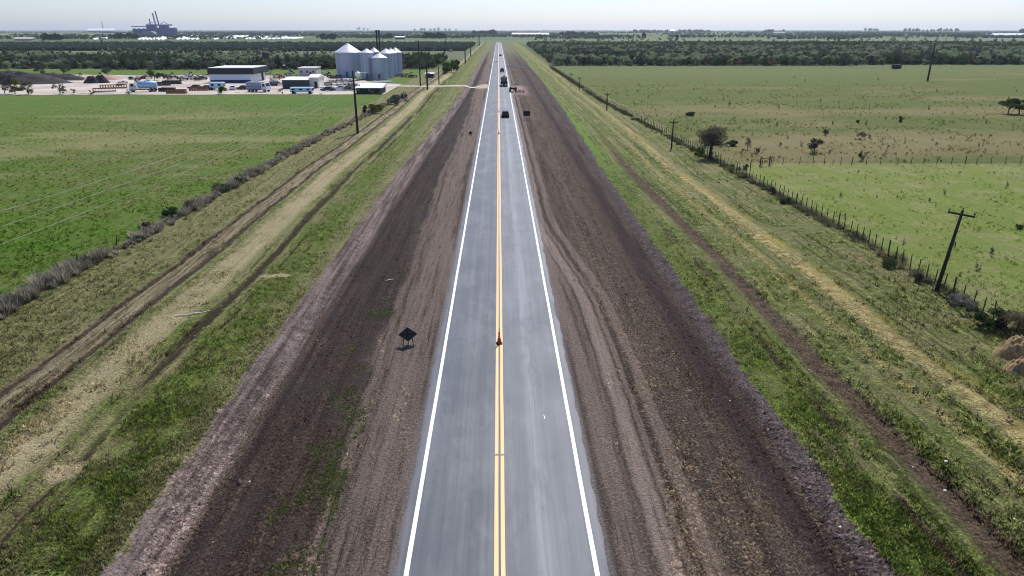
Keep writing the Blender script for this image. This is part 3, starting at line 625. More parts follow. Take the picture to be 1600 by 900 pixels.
bush(1290, 212, 1.2, 1.3, 'twig', 'small dark bush uphill of the round bare bush', 54, 300, .18, thin=.5)
bush(1345, 218, 1.6, 1.6, 'brown', 'loose brown bush in mid pasture', 55, 350, .18, thin=.5)
bush(1406, 191, 1.2, .9, 'dark', 'small dark shrub in the olive strip of pasture', 56, 250, .2)
bush(1592, 358, .5, .9, 'dark', 'dark tuft of bush in the light green field at the right edge', 57, 300, .1)
bush(1340, 192, .9, .6, 'dark', 'tiny dark upright shrub left in the olive pasture strip', 58, 150, .2)
# left verge
for i, (px, py, h_, w_, k_, lb) in enumerate((
    (345, 300, 1.1, 2.4, 'dark', 'widest dark green bush in the grey brush row'), (297, 327, 1.1, 1.5, 'dark', 'dark bush in the grey brush left of the widest one'),
    (268, 338, 1.2, 1.8, 'dark', 'dark bush beside the bleached patch in the brush row'), (370, 289, .9, 1.5, 'dark', 'small dark bush right of the widest bush in the brush'),
    (228, 362, 1.0, 1.3, 'twig', 'twiggy grey bush in the near part of the brush row'), (440, 245, .9, 1.8, 'twig', 'low twiggy bush midway along the brush row'))):
    bush(px, py, h_, w_, k_, lb, 60 + i, 800, .12)
bush(586, 177, 2.2, 4.6, 'olive', 'yellowish green leaning bush beside the near left pole', 70, 1500, .2)
bush(572, 176, 1.6, 2.2, 'olive', 'small yellowish bush left of the leaning one', 77, 700, .2)
bush(617, 163, 2.6, 4.6, 'scrub', 'dull green bare-topped bush by the white-roofed shed', 71, 1200, .22)
bush(632, 158, 2.6, 2.4, 'twig', 'dark twiggy bush right of the dull green bush', 72, 500, .22, thin=.5)
for i, (px, py, h_, w_, k_, lb) in enumerate(((697, 115, 5.0, 5.5, 'green', 'bright green rounded tree before the far power poles'), (706, 113, 5.8, 5.0, 'green', 'taller green tree in the middle of the roadside clump'),
    (714, 110, 5.4, 4.0, 'dark', 'darker tree at the right end of the roadside clump'))):
    X, Y = at(px, py); tree('roadside_tree', (X, Y, 0), h_, w_, k_, 80 + i, lb, group='clump of green trees beside the access track', n=1500, leaf=.38, base=.08, trunk_r=.15)
for i, (px, py, h_, w_, lb) in enumerate(((8, 147, 6.5, 7, 'dark leafless thicket tree at the left edge of the yard'), (24, 147, 4.2, 5, 'olive tinged tree second from the left edge'), (45, 147.5, 4.0, 5.5, 'dark round tree at the end of the yard thicket'),
    (94, 147.5, 3.6, 4, 'thin grey leafless tree before the bare yard'), (242, 126, 5.4, 5.0, 'sparse green tree behind the tanker'), (65, 118, 4.5, 5, 'small grey tree behind the soil bank'), (100, 117, 5.2, 6, 'dark spreading tree behind the soil bank'), (168, 117, 3.8, 4.2, 'small dark tree behind the reddish soil'))):
    X, Y = at(px, py); tree('yard_tree', (X, Y, 0), h_, w_, ('twig', 'olive', 'dark', 'twig', 'dark', 'scrub', 'scrub', 'scrub')[i], 90 + i, lb, n=900 if i != 3 else 260, leaf=.32, base=.12, trunk_r=.12, thin=.6)
X, Y = at(346, 146.5); tree('yard_bush', (X, Y, .05), 2.4, 3.4, 'green', 99, 'green bush in front of the parked white camper', 'bush', n=600, leaf=.25, base=.05)

# small weeds dotted over fields and pasture
protos = []
for i, k_ in enumerate(('brown', 'scrub', 'olive', 'dark')):
    V, F, rn = crown_np(200 + i, (0, 0, .45), (.42, .42, .5), 110, .14, 5, thin=.45)
    me = mesh_np('weed_shrub', V, F, LEAF[k_], {'rnd': rn}, link=False); protos.append(me)
cnt = 0
for i in range(170):
    if i < 130: px = random.uniform(900, 1598); py = 108 + 138 * random.random() ** .7
    else: px = random.uniform(1230, 1590); py = random.uniform(268, 450)
    X, Y = at(px, py)
    if X < fence_x(Y) + 2 or (i >= 130 and Y > 98): continue
    o = protos[cnt % 4].copy(); C.objects.link(o); o.name = 'weed_shrub'; cnt += 1
    s_ = random.uniform(.4, 1.1) if i < 130 else random.uniform(.35, .8)
    o.location = (X, Y, zp(X, Y) - .03); o.scale = (s_ * .8, s_ * .8, s_ * random.uniform(.8, 1.3)); o.rotation_euler = (0, 0, random.uniform(0, 6))
    if i < 130: tag(o, 'small weedy shrub dotted over the brown pasture beyond the cross fence', 'shrub', 'weedy shrubs over the brown pasture')
    else: tag(o, 'small weed standing in the light green field before the cross fence', 'weed', 'weeds in the light green field')
for i in range(26):
    px = random.uniform(0, 130) if i < 14 else random.uniform(60, 520); py = random.uniform(360, 450) if i < 14 else random.uniform(180, 240)
    X, Y = at(px, py)
    if X > hedge_x(Y) - 1.5: continue
    o = protos[3].copy(); C.objects.link(o); o.name = 'field_weed'; s_ = random.uniform(.35, .6); o.scale = (s_ * 1.3, s_ * 1.3, s_ * .6)
    o.location = (X, Y, zp(X, Y)); tag(o, 'low dark weed clump in the left green field', 'weed', 'dark weed clumps in the left green field')
for i in range(46):
    px, py = random.uniform(1290, 1600), random.uniform(520, 880)
    X, Y = at(px, py)
    if not (21 < X < 33.5): continue
    o = protos[(0, 3, 1)[i % 3]].copy(); C.objects.link(o); o.name = 'grass_clump'; s_ = random.uniform(.18, .42); o.scale = (s_ * 1.5, s_ * 1.5, s_)
    o.location = (X, Y, zp(X, Y)); tag(o, 'dark grass clump on the right verge near the dirt pile', 'grass clump', 'dark grass clumps on the right verge')

# woods: instanced scrub
protoC = bpy.data.collections.new('scrub_kinds'); S_kinds = []
for i, (k_, h_, w_, n_) in enumerate((('scrub', 4.2, 5, 190), ('scrub', 3.6, 5.5, 190), ('dark', 4.6, 5, 190), ('twig', 4.2, 4.6, 170), ('scrub', 4.9, 4.6, 200), ('pale', 4.6, 4.6, 190), ('brown', 3.6, 4.5, 170))):
    V, F, rn = crown_np(300 + i, (0, 0, h_ * .52), (w_ / 2, w_ / 2, h_ * .52), n_, .55, 9, hollow=.2)
    tb = MB(); tb.tube([(0, 0, 0), (.1, 0, h_ * .6)], [.14, .05], 5); off = len(V)
    tv = np.array(tb.v); tf = [f for f in tb.f if len(f) == 4]
    V = np.concatenate([V, tv]); F = np.concatenate([F, np.array(tf) + off]); rn = np.concatenate([rn, np.zeros(len(tv))])
    o = mesh_np('scrub_kind_%d' % i, V, F, LEAF[k_], {'rnd': rn}, link=False); o.name = 'scrub_kind_%d' % i; protoC.objects.link(o)
def inst_group():
    ng = bpy.data.node_groups.new('scatter_scrub', 'GeometryNodeTree'); ng.interface.new_socket('Geometry', in_out='INPUT', socket_type='NodeSocketGeometry'); ng.interface.new_socket('Geometry', in_out='OUTPUT', socket_type='NodeSocketGeometry')
    N = ng.nodes; L = ng.links; gi = N.new('NodeGroupInput'); go = N.new('NodeGroupOutput'); ip = N.new('GeometryNodeInstanceOnPoints'); ci = N.new('GeometryNodeCollectionInfo')
    ci.inputs[0].default_value = protoC; ci.inputs[1].default_value = True; ci.inputs[2].default_value = True; ip.inputs['Pick Instance'].default_value = True
    def na(n, t):
        a = N.new('GeometryNodeInputNamedAttribute'); a.data_type = t; a.inputs[0].default_value = n; return a.outputs[0]
    L.new(gi.outputs[0], ip.inputs['Points']); L.new(ci.outputs[0], ip.inputs['Instance']); L.new(na('idx', 'INT'), ip.inputs['Instance Index'])
    cx_ = N.new('ShaderNodeCombineXYZ'); L.new(na('rz', 'FLOAT'), cx_.inputs[2]); L.new(cx_.outputs[0], ip.inputs['Rotation'])
    L.new(na('sc', 'FLOAT_VECTOR'), ip.inputs['Scale']); L.new(ip.outputs[0], go.inputs[0]); return ng
IG = inst_group()
def wood(name, x, y, label, sc=(.8, 1.25), kinds=None, zs=1.0):
    n = len(x); me = bpy.data.meshes.new(name); me.vertices.add(n); me.vertices.foreach_set('co', np.stack([x, y, np.zeros(n)], -1).astype(np.float32).ravel())
    s = RNG.uniform(sc[0], sc[1], n); a = me.attributes.new('sc', 'FLOAT_VECTOR', 'POINT'); a.data.foreach_set('vector', np.stack([s, s, s * zs * RNG.uniform(.8, 1.1, n)], -1).astype(np.float32).ravel())
    a = me.attributes.new('rz', 'FLOAT', 'POINT'); a.data.foreach_set('value', RNG.uniform(0, 6.28, n).astype(np.float32))
    k = RNG.choice(kinds if kinds is not None else [0, 0, 1, 1, 2, 2, 3, 4, 4, 6, 6, 5], n)
    if kinds is None: gp_ = fbm(x * .02, y * .02, 66); k = np.where((gp_ > .52) & (RNG.random(n) < .5), 5, k); k = np.where((gp_ < .42) & (RNG.random(n) < .5), 2, k); s = s * (.75 + .5 * vnoise(x * .03, y * .03, 12)); a = me.attributes.new('idx', 'INT', 'POINT'); a.data.foreach_set('value', k.astype(np.int32))
    o = bpy.data.objects.new(name, me); C.objects.link(o); md = o.modifiers.new('scatter', 'NODES'); md.node_group = IG
    return tag(o, label, kind='stuff')
def jit_grid(x0, x1, y0, y1, d):
    gx_, gy_ = np.meshgrid(np.arange(x0, x1, d), np.arange(y0, y1, d)); gx_ = gx_.ravel() + RNG.uniform(-.5, .5, gx_.size) * d; gy_ = gy_.ravel() + RNG.uniform(-.5, .5, gy_.size) * d
    return gx_, gy_
def cone_ok(x, y, m=60): return (x < .80 * y + m) & (x > -.80 * y - m)
x, y = jit_grid(31, 840, 400, 955, 4.0); k = cone_ok(x, y) & (x > np.interp(y, [400, 1000], [31, 38])) & (y < 940 + 30 * (vnoise(x * .02, x * 0, 3) - .5)) & (vnoise(x * .05, y * .05, 9) > .12)
wood('scrub_wood', x[k], y[k], 'dense dark scrub wood across the right side beyond the pasture')
x, y = jit_grid(-440, -33, 366, 472, 3.8); k = cone_ok(x, y) & (x < -34) & (y < 468 + 10 * (vnoise(x * .03, x * 0, 5) - .5)) & (vnoise(x * .06, y * .06, 19) > .1)
wood('scrub_wood', x[k], y[k], 'dark scrub wood behind the silos and the yard')
x, y = jit_grid(-840, -33, 682, 955, 4.2); k = cone_ok(x, y) & (vnoise(x * .05, y * .05, 29) > .12)
wood('scrub_wood', x[k], y[k], 'far scrub wood beyond the pale field strip on the left', kinds=[0, 1, 2, 3, 4, 6, 6, 3])
# broken scrub in the strip between the left woods, near the road
x, y = jit_grid(-420, -32, 478, 680, 9.5); k = vnoise(x * .03, y * .02, 39) > .52
wood('loose_scrub', x[k], y[k], 'loose scrub in the pale strip between the left woods', (.5, .9))
# tree lines out to the horizon
TLx, TLy = [], []
for i in range(120):
    d = 1500 * (9 ** random.random()); x0 = random.uniform(-.85, .85) * d; L_ = random.uniform(.05, .28) * d; n = int(L_ / (4 + d * .0012)); rows = 2
    if abs(x0) < 60: x0 += 120
    t = RNG.uniform(0, 1, n * rows); TLx.append(x0 + t * L_); TLy.append(d + RNG.uniform(-20, 20, n * rows) + (t - .5) * L_ * random.uniform(-.2, .2))
x, y = np.concatenate(TLx), np.concatenate(TLy); k = (np.abs(x) > 45) | (y > 1500)
wood('tree_line', x[k], y[k], 'lines of trees between the far fields, out to the horizon', (1.0, 2.0), kinds=[0, 2, 2, 4, 1])
x, y = jit_grid(-1500, 1400, 1100, 2600, 60); k = cone_ok(x, y) & (np.abs(x) > 50) & (vnoise(x * .004, y * .004, 77) > .5)
wood('field_scrub', x[k], y[k], 'sparse scrub over the farthest fields', (.8, 1.4))

# individual trees standing out of the right wood
TP = []
for i, (k_, h_, w_) in enumerate((('pale', 6.2, 6.5), ('pale', 5.6, 6.0), ('dark', 7.2, 7.5), ('green', 6.0, 6.0))):
    TP.append(tree('wood_tree', (0, 0, 0), h_, w_, k_, 400 + i, '.', n=700, leaf=.45, base=.15, trunk_r=.2))
used = set()
def put_tree(i, px, py, label, group, s=1.0, name=None):
    X, Y = at(px, py)
    if i in used: o = copy_tree(TP[i])
    else: o = TP[i]; used.add(i)
    if name: o.name = name
    o.location = (X, Y, 0); o.rotation_euler = (0, 0, random.uniform(0, 6)); o.scale = (s, s, s); return tag(o, label, 'tree', group)
for px, py, k_ in ((1050, 95, 0), (1015, 92, 1), (1082, 94, 0), (996, 93, 1), (905, 90, 0), (870, 92, 1), (940, 94, 0), (1175, 92, 0), (1244, 96, 1), (1295, 95, 0), (1308, 97, 1), (1420, 95, 0), (1495, 93, 1), (1390, 90, 3), (1178, 84, 3), (1585, 90, 0), (1360, 94, 1), (1470, 92, 3), (890, 84, 3), (1120, 93, 0), (1535, 88, 1)):
    put_tree(k_, px, py + 5, 'pale green tree rising from the dark scrub wood on the right', 'pale trees rising from the right wood', random.uniform(.8, 1.15))
for px, py, lb in ((1042, 76, 'broad dark tree high in the right wood'), (1132, 72, 'dark tree at the back edge of the right wood'), (1310, 68, 'small dark tree at the far edge behind the right wood'), (1398, 70, 'dark tree beside the far pole on the right')):
    put_tree(2, px, py, lb, None, 1.0)
for px, py, k_ in ((162, 96, 3), (18, 96, 0), (175, 95, 1), (365, 96, 1), (455, 103, 0), (540, 96, 1), (60, 97, 1), (310, 95, 0), (230, 98, 1)):
    put_tree(k_, px, py, 'light tree standing out of the dark wood behind the yard', 'light trees in the wood behind the yard', random.uniform(.9, 1.2))
# cypress-like tall trees beyond the right wood
for i, (px, py, h_, w_, lb) in enumerate(((1006, 62, 13, 9, 'tall pointed dark tree behind the right wood, the larger of two'), (1057, 63, 10, 7, 'tall pointed dark tree behind the right wood, the smaller of two'))):
    X, Y = at(px, py); tree('cypress', (X, Y, 0), h_, w_, 'needle', 450 + i, lb, n=900, leaf=.9, base=.05, clumps=14, ry=5)
# groves
GP = [tree('grove_tree', (0, 0, 0), 13, 11, k_, 470 + i, '.', n=600, leaf=1.3, base=.12, trunk_r=.35) for i, k_ in enumerate(('needle', 'dark', 'scrub'))]
gused = set()
for gi, (xa_, xb_, py, s, n, k_, lb) in enumerate((
    (66, 98, 63, 1.05, 8, 0, 'tall dark pine in the grove at the far left'), (502, 524, 62, 1.0, 6, 0, 'dark pine in the grove above the big silo'),
    (663, 693, 60.5, 1.15, 9, 0, 'dark tree in the grove left of the road'), (595, 612, 61, 1.0, 5, 1, 'dark tree in the grove right of the elevator legs'),
    (738, 775, 55, 1.5, 12, 1, 'blue-hazed tree of the village grove at the end of the road'), (876, 935, 57, 1.2, 14, 1, 'tree of the low grove right of the white long shed'),
    (990, 1052, 51.5, 1.5, 16, 1, 'tree in the long hazy row left of the small white house'), (1060, 1110, 51, 1.7, 16, 1, 'tree in the long hazy row right of the small white house'),
    (1190, 1225, 52, 1.6, 9, 1, 'hazy tree in the grove with white specks on the right'), (1412, 1500, 50.5, 2.3, 16, 2, 'pale hazy tree of the large grove near the right horizon'),
    (172, 215, 61, 1.0, 10, 1, 'tree among the white bags at the left'), (1350, 1372, 49.5, 2.6, 5, 2, 'faint tree clump on the right horizon'),
    (553, 580, 47.6, 5.0, 4, 2, 'faint tree on the horizon above the silos'), (645, 715, 48.6, 3.4, 9, 2, 'faint tree in the horizon row left of the road'), (1594, 1600, 53, 2.6, 2, 1, 'dark tall tree at the right edge by the blue shed'))):
    for j in range(n):
        px = xa_ + (xb_ - xa_) * (j + random.uniform(.2, .8)) / n; X, Y = at(px, py + random.uniform(-.15, .15))
        o = copy_tree(GP[k_]) if k_ in gused else GP[k_]; gused.add(k_)
        q = s * random.uniform(.65, 1.1); o.location = (X, Y, 0); o.scale = (q, q, q * .95); o.rotation_euler = (0, 0, random.uniform(0, 6)); tag(o, lb, 'tree', lb.replace('tree', 'trees').replace('pine', 'pines'))

# ------------------------------------------------------------ power poles and wires
WOOD_D = mat('pole_wood', lin(62, 54, 48), .9, var=.3, streak=True, vs_=6); CER = mat('ceramic', lin(70, 62, 58), .35)
STEEL = mat('galvanised', lin(120, 122, 124), .5, .6)
def pole(px, py, h, r0, arm, rz, label, arm_z=None, brace=True, group=None, xy=None, ins=3, name='power_pole'):
    X, Y = xy or at(px, py); e = empty(name, (X, Y, zp(X, Y)), rz, label, 'power pole', group)
    MB().tube([(0, 0, -.2), (0, 0, h * .5), (0, 0, h)], [r0, r0 * .85, r0 * .65], 10).build('post', WOOD_D, e, smooth=True)
    if arm:
        az = arm_z or h - .28; MB().box(-arm / 2, arm / 2, -.16 - r0 * .5, -.04 - r0 * .5, az - .06, az + .07).build('crossarm', WOOD_D, e)
        for t in ([-.46, .46] if ins == 2 else [-.46, .0, .46]):
            zz = az + .07 if t else h
            MB().lathe([(.02, 0), (.02, .06), (.06, .08), (.07, .12), (.04, .16), (.05, .19), (.02, .23)], 10, (arm * t, -.1 - r0 * .5 if t else 0, zz)).build('insulator', CER, e, smooth=True)
        if brace:
            for t in (-1, 1): MB().tube([(t * arm * .26, -.1 - r0 * .5, az - .05), (0, -.06 - r0 * .4, az - .45)], .018, 5).build('brace', STEEL, e)
    return e
PN = pole(1463, 455, 6.5, .155, 1.75, radians(-38), 'leaning-looking dark power pole at the fence in the right foreground')
PN.rotation_euler = (0, radians(4.0), radians(-38))
pole(1049, 232, 4.6, .14, 1.4, 0, 'short power pole with a crossarm left of the bare tree')
pole(948, 172, 4.1, .15, 1.4, 0, 'short power pole second along the right fence')
pole(905, 142, 4.3, .10, 1.3, 0, 'small power pole third along the right fence')
pole(892, 135, 4.3, .09, 1.3, 0, 'faint small power pole fourth along the right fence')
pole(1449, 127, 14.0, .36, 2.0, radians(30), 'tall dark utility pole alone in the right pasture before the wood', ins=2, brace=False)
LP = pole(559, 208, 11.7, .25, 2.4, 0, 'tall dark power pole beside the green field and the yellowish bush', arm_z=9.1)
pole(0, 0, 11.7, .17, 2.4, 0, 'tall power pole at the near left just outside the picture', arm_z=9.2, xy=(-27.7, 31))
pole(668, 140, 10.6, .32, 1.6, 0, 'thick dark power pole at the mouth of the access track', arm_z=9.1)
pole(686, 131, 6.3, .22, 0, 0, 'short bare pole right of the small hut')
pole(657, 135, 15.5, .26, 0, 0, 'tallest thin pole left of the thick dark pole')
for i, (px, py, ty, lb) in enumerate(((727, 99, 76, 'far power pole right of the roadside clump'), (735.6, 88.5, 68, 'next far power pole beyond the clump'), (749.6, 71.5, 55, 'far dark power pole where the road narrows'), (747, 71.5, 58, 'far thin power pole close left of another'), (697, 75, 52, 'faint pole above the left wood'))):
    X, Y = at(px, py); pole(px, py, hgt(px, ty, Y), .42, 2.6, 0, lb, brace=False, ins=2)
wm = mat('wire_metal', lin(150, 152, 140), .6, .1)
pp = [(-27.7, 31.0), (LP.location.x, LP.location.y), at(668, 140)]
WZ = ((-1.1, 9.55, 9.3, 9.2), (-.05, 9.0, 9.3, 9.25), (1.1, 8.45, 9.3, 9.2))
for k_, (dx, *zs_) in enumerate(WZ):
    b = MB()
    for q_ in (0, 1):
        a_, c_ = pp[q_], pp[q_ + 1]; pts = []
        for t in np.linspace(0, 1, 25):
            pts.append((a_[0] + (c_[0] - a_[0]) * t + dx, a_[1] + (c_[1] - a_[1]) * t - .2, zs_[q_] + (zs_[q_ + 1] - zs_[q_]) * t - 4 * 1.2 * t * (1 - t)))
        b.tube(pts, .011, 5)
    tag(b.build('power_line', wm), ('thin pale overhead wire farthest left over the green field', 'thin pale overhead wire between the other two', 'thin pale overhead wire nearest the road')[k_], 'wire', 'overhead wires left of the road')

# ------------------------------------------------------------ fences
POST = mat('fence_wood', lin(70, 62, 54), .95, var=.35)
def fence(name, pts, label, hh=1.3, limit=100, nw=4, cat='fence'):
    e = empty(name, (pts[0][0], pts[0][1], zp(*pts[0])), 0, label, cat); ox, oy, oz = e.location; rest = MB()
    def one(b, x, y, i):
        big = (i % 8 == 0); h_ = hh * random.uniform(.9, 1.08) + (.12 if big else 0); r_ = .07 if big else .045; lx, ly = random.uniform(-.07, .07), random.uniform(-.07, .07); z = zp(x, y)
        b.tube([(x - ox, y - oy, z - oz - .1), (x - ox + lx, y - oy + ly, z - oz + h_)], [r_, r_ * .85], 6)
    for i, (x, y) in enumerate(pts):
        if i < limit:
            b = MB(); one(b, x, y, i); b.build('post', POST, e)
        else: one(rest, x, y, i)
    if rest.v: tag(rest.build('post_row', POST, e), kind='stuff')
    for w in range(nw):
        b = MB(); P_ = [(x - ox, y - oy, zp(x, y) - oz + hh * (.25 + .7 * w / (nw - 1))) for x, y in pts[::2] + [pts[-1]]]; b.tube(P_, .004, 3); b.build('wire', STEEL, e)
    return e
fence('wire_fence', [(fence_x(y), y) for y in np.arange(38.5, 101.5, 1.2)], 'wire fence of thin dark posts running past the near power pole on the right')
fence('wire_fence', [(fence_x(y), y) for y in np.arange(102.7, 392, 1.25)], 'long wire fence beyond the corner, running away past the bare tree')
fence('cross_fence', [(36.4 + 2.1 * i + random.uniform(-.3, .3), 99.0 + min(i * .9, 2.6) + random.uniform(-.15, .15)) for i in range(27)], 'wire fence crossing the pasture behind the light green field', 1.15)
g_ = empty('corner_gate', (38.6, 100.4, zp(38.6, 100.4)), .2, 'braced wooden gateposts at the corner of the cross fence', 'gate')
for t in (0, 1.5): MB().tube([(t, 0, -.1), (t + .05, 0, 1.5)], [.09, .08], 8).build('post', POST, g_)
MB().tube([(0, 0, 1.2), (1.5, 0, 1.2)], .05, 6).build('rail', POST, g_); MB().tube([(0, 0, .2), (1.5, 0, 1.15)], .04, 6).build('brace', POST, g_)
for i, (px, py, lb) in enumerate(((120, 420, 'leaning dark fence post poking out of the near grey brush'), (181, 385, 'dark fence post in the brush farther along the left edge'), (70, 452, 'short dark stake in the brush at the far left'))):
    X, Y = at(px, py); e = MB().tube([(0, 0, -.1), (.22, .1, 1.25 - .2 * i)], [.06, .045], 7).build('fence_post', POST, None, (X, Y, zp(X, Y))); tag(e, lb, 'fence post')

# ------------------------------------------------------------ roadside things
ORG = mat('cone_orange', lin(178, 66, 34), .5, var=.12); RUB = mat('rubber', lin(38, 34, 32), .8); REF = mat('reflective', lin(214, 196, 180), .4)
def cone(px, py, label, s=1.0):
    X, Y = at(px, py); e = empty('traffic_cone', (X, Y, .018), .1, label, 'traffic cone', 'traffic cones along the centre line'); e.scale = (s, s, s)
    MB().box(-.2, .2, -.2, .2, 0, .045, .02).build('base', RUB, e)
    MB().lathe([(.15, .045), (.145, .07), (.085, .40), (.08, .41)], 20).build('body', ORG, e, smooth=True)
    MB().lathe([(.082, .411), (.064, .50)], 20).build('collar', REF, e, smooth=True)
    MB().lathe([(.066, .501), (.038, .66), (.06, .68), (.06, .78), (.03, .80)], 20).build('neck', ORG, e, smooth=True)
    MB().lathe([(.022, .801), (.02, .93), (.03, .94), (.028, .99)], 12).build('tip', RUB, e, smooth=True); return e
cone(780, 537, 'nearest orange traffic cone standing on the yellow double line')
cone(779.5, 209.5, 'small distant traffic cone on the centre line, the middle of three'); cone(779.6, 175.5, 'farthest traffic cone, just left of the black car')
SB = mat('sign_back', lin(72, 72, 72), .6, .3, var=.2); SD = mat('sign_frame', lin(44, 42, 40), .6, .3)
def diamond_sign(px, py, s, label, face='front'):
    X, Y = at(px, py); e = empty('road_sign', (X, Y, zp(X, Y)), radians(8), label, 'road sign')
    a = .62 * s; c = .70 * s; t = .012
    b = MB(); o4 = [(0, c - a * .82), (a, c), (0, c + a * .82), (-a, c)]; n = 4
    b.add([(x, -t, z) for x, z in o4] + [(x, t, z) for x, z in o4], [(0, 1, 2, 3), (7, 6, 5, 4)] + [((k + 1) % 4, k, 4 + k, 4 + (k + 1) % 4) for k in range(4)]); p = b.build('panel', SB, e)
    b = MB(); b.add([(x * .92, t + .002, c + (z - c) * .92) for x, z in o4], [(3, 2, 1, 0)]); b.build('sign_face', mat('sign_orange', lin(224, 120, 30), .4), p)
    MB().box(-.025, .025, -.05, -.014, .02, c + a * .7).build('stiffener', SD, e); MB().box(-a * .8, a * .8, -.045, -.014, c - .03, c + .02).build('stiffener', SD, e)
    for x in (-.24, .24):
        MB().tube([(x * s, -.03, c - a * .35), (x * 1.4 * s, -.42 * s, 0)], .018, 6).build('leg', SD, e); MB().tube([(x * s, .03, c - a * .35), (x * 1.4 * s, .38 * s, 0)], .018, 6).build('leg', SD, e)
    MB().tube([(-.34 * s, -.42 * s, .10), (.5 * s, -.42 * s, .10)], .016, 6).build('foot_bar', SD, e); return e
diamond_sign(638, 536, 1.0, 'diamond road sign seen from behind on the left dirt shoulder, in the foreground')
diamond_sign(735, 211, .72, 'small distant diamond road sign seen from behind on the left dirt shoulder')
X, Y = at(823, 187); e = empty('board_sign', (X, Y, zp(X, Y)), radians(-4), 'square dark board sign on thin legs on the right dirt shoulder', 'road sign')
MB().box(-.78, .78, -.015, .015, .95, 2.0).build('panel', SD, e); MB().box(-.72, .72, .016, .020, 1.0, 1.95).build('sign_face', mat('sign_orange', lin(224, 120, 30), .4), e)
for x in (-.55, .55):
    MB().tube([(x, -.04, 1.9), (x, -.5, -.05)], .025, 6).build('leg', SD, e); MB().tube([(x, .04, 1.9), (x, .45, -.05)], .025, 6).build('leg', SD, e)
MB().tube([(-.55, -.42, .3), (.55, -.42, .3)], .02, 6).build('crossbar', SD, e)
# pale branch and litter
X, Y = at(298, 491); b = MB(); P_ = [(-1.1, -.55, .03), (-.7, -.3, .07), (-.2, -.25, .05), (.2, .05, .08), (.7, .2, .05), (1.15, .6, .06)]
b.tube(P_, [.02, .04, .05, .05, .04, .02], 6); b.tube([(.2, .05, .08), (.5, -.1, .1)], [.03, .01], 5)
tag(b.build('fallen_branch', mat('pale_wood', lin(214, 204, 186), .8), None, (X, Y, zp(X, Y) + .02)), 'crooked pale branch lying on the left verge beside the sandy track', 'branch')
X, Y = at(608, 433); b = MB(); b.tube([(-.3, -.12, .02), (0, .02, .05), (.32, .2, .03)], [.02, .05, .02], 5); tag(b.build('fallen_branch', MATS['pale_wood'], None, (X, Y, zp(X, Y) + .02)), 'short pale stick lying on the dark soil left of the road', 'branch')
STN = mat('stone', lin(206, 196, 184), .9)
def stone(px, py, s, label, group=None):
    X, Y = at(px, py); r = random.Random(int(px)); b = MB(); n = 7
    prof = [(.6, 0), (1, .25), (.8, .6), (.3, .8)]
    vs_ = [(s * rr * r.uniform(.8, 1.2) * cos(2 * pi * k / n), s * rr * r.uniform(.8, 1.2) * sin(2 * pi * k / n), s * z_) for rr, z_ in prof for k in range(n)]
    fs = [(i * n + k, i * n + (k + 1) % n, (i + 1) * n + (k + 1) % n, (i + 1) * n + k) for i in range(3) for k in range(n)] + [tuple(3 * n + k for k in range(n))]
    b.add(vs_, fs); tag(b.build('stone', STN, None, (X, Y, zp(X, Y) - .01)), label, 'stone', group)
stone(1313, 822, .07, 'white stone on the purplish bank edge at the lower right')
stone(388, 741, .06, 'pale stone on the dark soil at the lower left'); stone(570, 648, .05, 'small pale stone on the soil left of the white line')
for px, py in ((1142, 615), (1250, 500), (1427, 727), (1418, 817), (1478, 762), (1585, 812), (1590, 683), (1264, 577), (1345, 525), (1478, 722)):
    stone(px, py, random.uniform(.05, .09), 'small whitish stone lying in the right verge grass', 'whitish stones in the right verge')
for px, py in ((200, 566), (222, 608), (272, 683), (230, 857), (82, 858), (470, 520)):
    stone(px, py, random.uniform(.04, .06), 'tiny pale stone in the left verge', 'tiny pale stones in the left verge')

def mound(name, px, py, sx, sy, sz, m, label, seed=0, rz=0, cat='dirt pile', loc=None, rough=.5):
    X, Y = loc or at(px, py); n = 44; u = np.linspace(-1, 1, n); a, c_ = np.meshgrid(u, u); rr = np.sqrt(a * a + c_ * c_)
    env = np.clip(1 - rr ** 2, 0, 1); nz = fbm(a * 4.5 + seed, c_ * 4.5 + seed * 2, seed, 5); z = sz * env ** 1.1 * (1 - rough + rough * 2 * nz) * 1.0
    V = np.stack([a * sx, c_ * sy, z - .04 * (rr > .98) - .02], -1).reshape(-1, 3); ii = np.arange(n * n).reshape(n, n)
    F = np.stack([ii[:-1, :-1], ii[:-1, 1:], ii[1:, 1:], ii[1:, :-1]], -1).reshape(-1, 4); keep = (rr.ravel()[F] < 1.08).all(1)
    o = mesh_np(name, V, F[keep], m); o.location = (X, Y, zp(X, Y)); o.rotation_euler = (0, 0, rz); return tag(o, label, cat)
sandm = dirt_mat('orange_sand', lin(88, 70, 46), lin(176, 146, 100), 3.5); darkm = dirt_mat('dark_soil', lin(34, 34, 36), lin(64, 60, 58), .3); redm = dirt_mat('red_soil', lin(150, 118, 104), lin(184, 152, 136), .2)
mound('dirt_pile', 1585, 552, 1.5, .9, 1.1, sandm, 'orange tan dirt pile at the right edge, the upper of the two humps', 3, .3, rough=.5)
mound('dirt_pile', 1600, 578, 1.4, .8, .8, sandm, 'lower orange tan dirt hump at the right edge', 8, .2, rough=.6)
mound('soil_bank', 20, 130, 22, 9, 4.2, darkm, 'long dark soil bank at the far left of the yard', 5, cat='soil bank')
mound('soil_bank', 82, 125, 16, 5, 2.5, darkm, 'lower dark soil bank right of the tallest bank', 6, cat='soil bank')
mound('soil_bank', 160, 124, 9, 7, 1.8, redm, 'reddish heap of soil in the middle of the yard', 7, cat='soil heap')
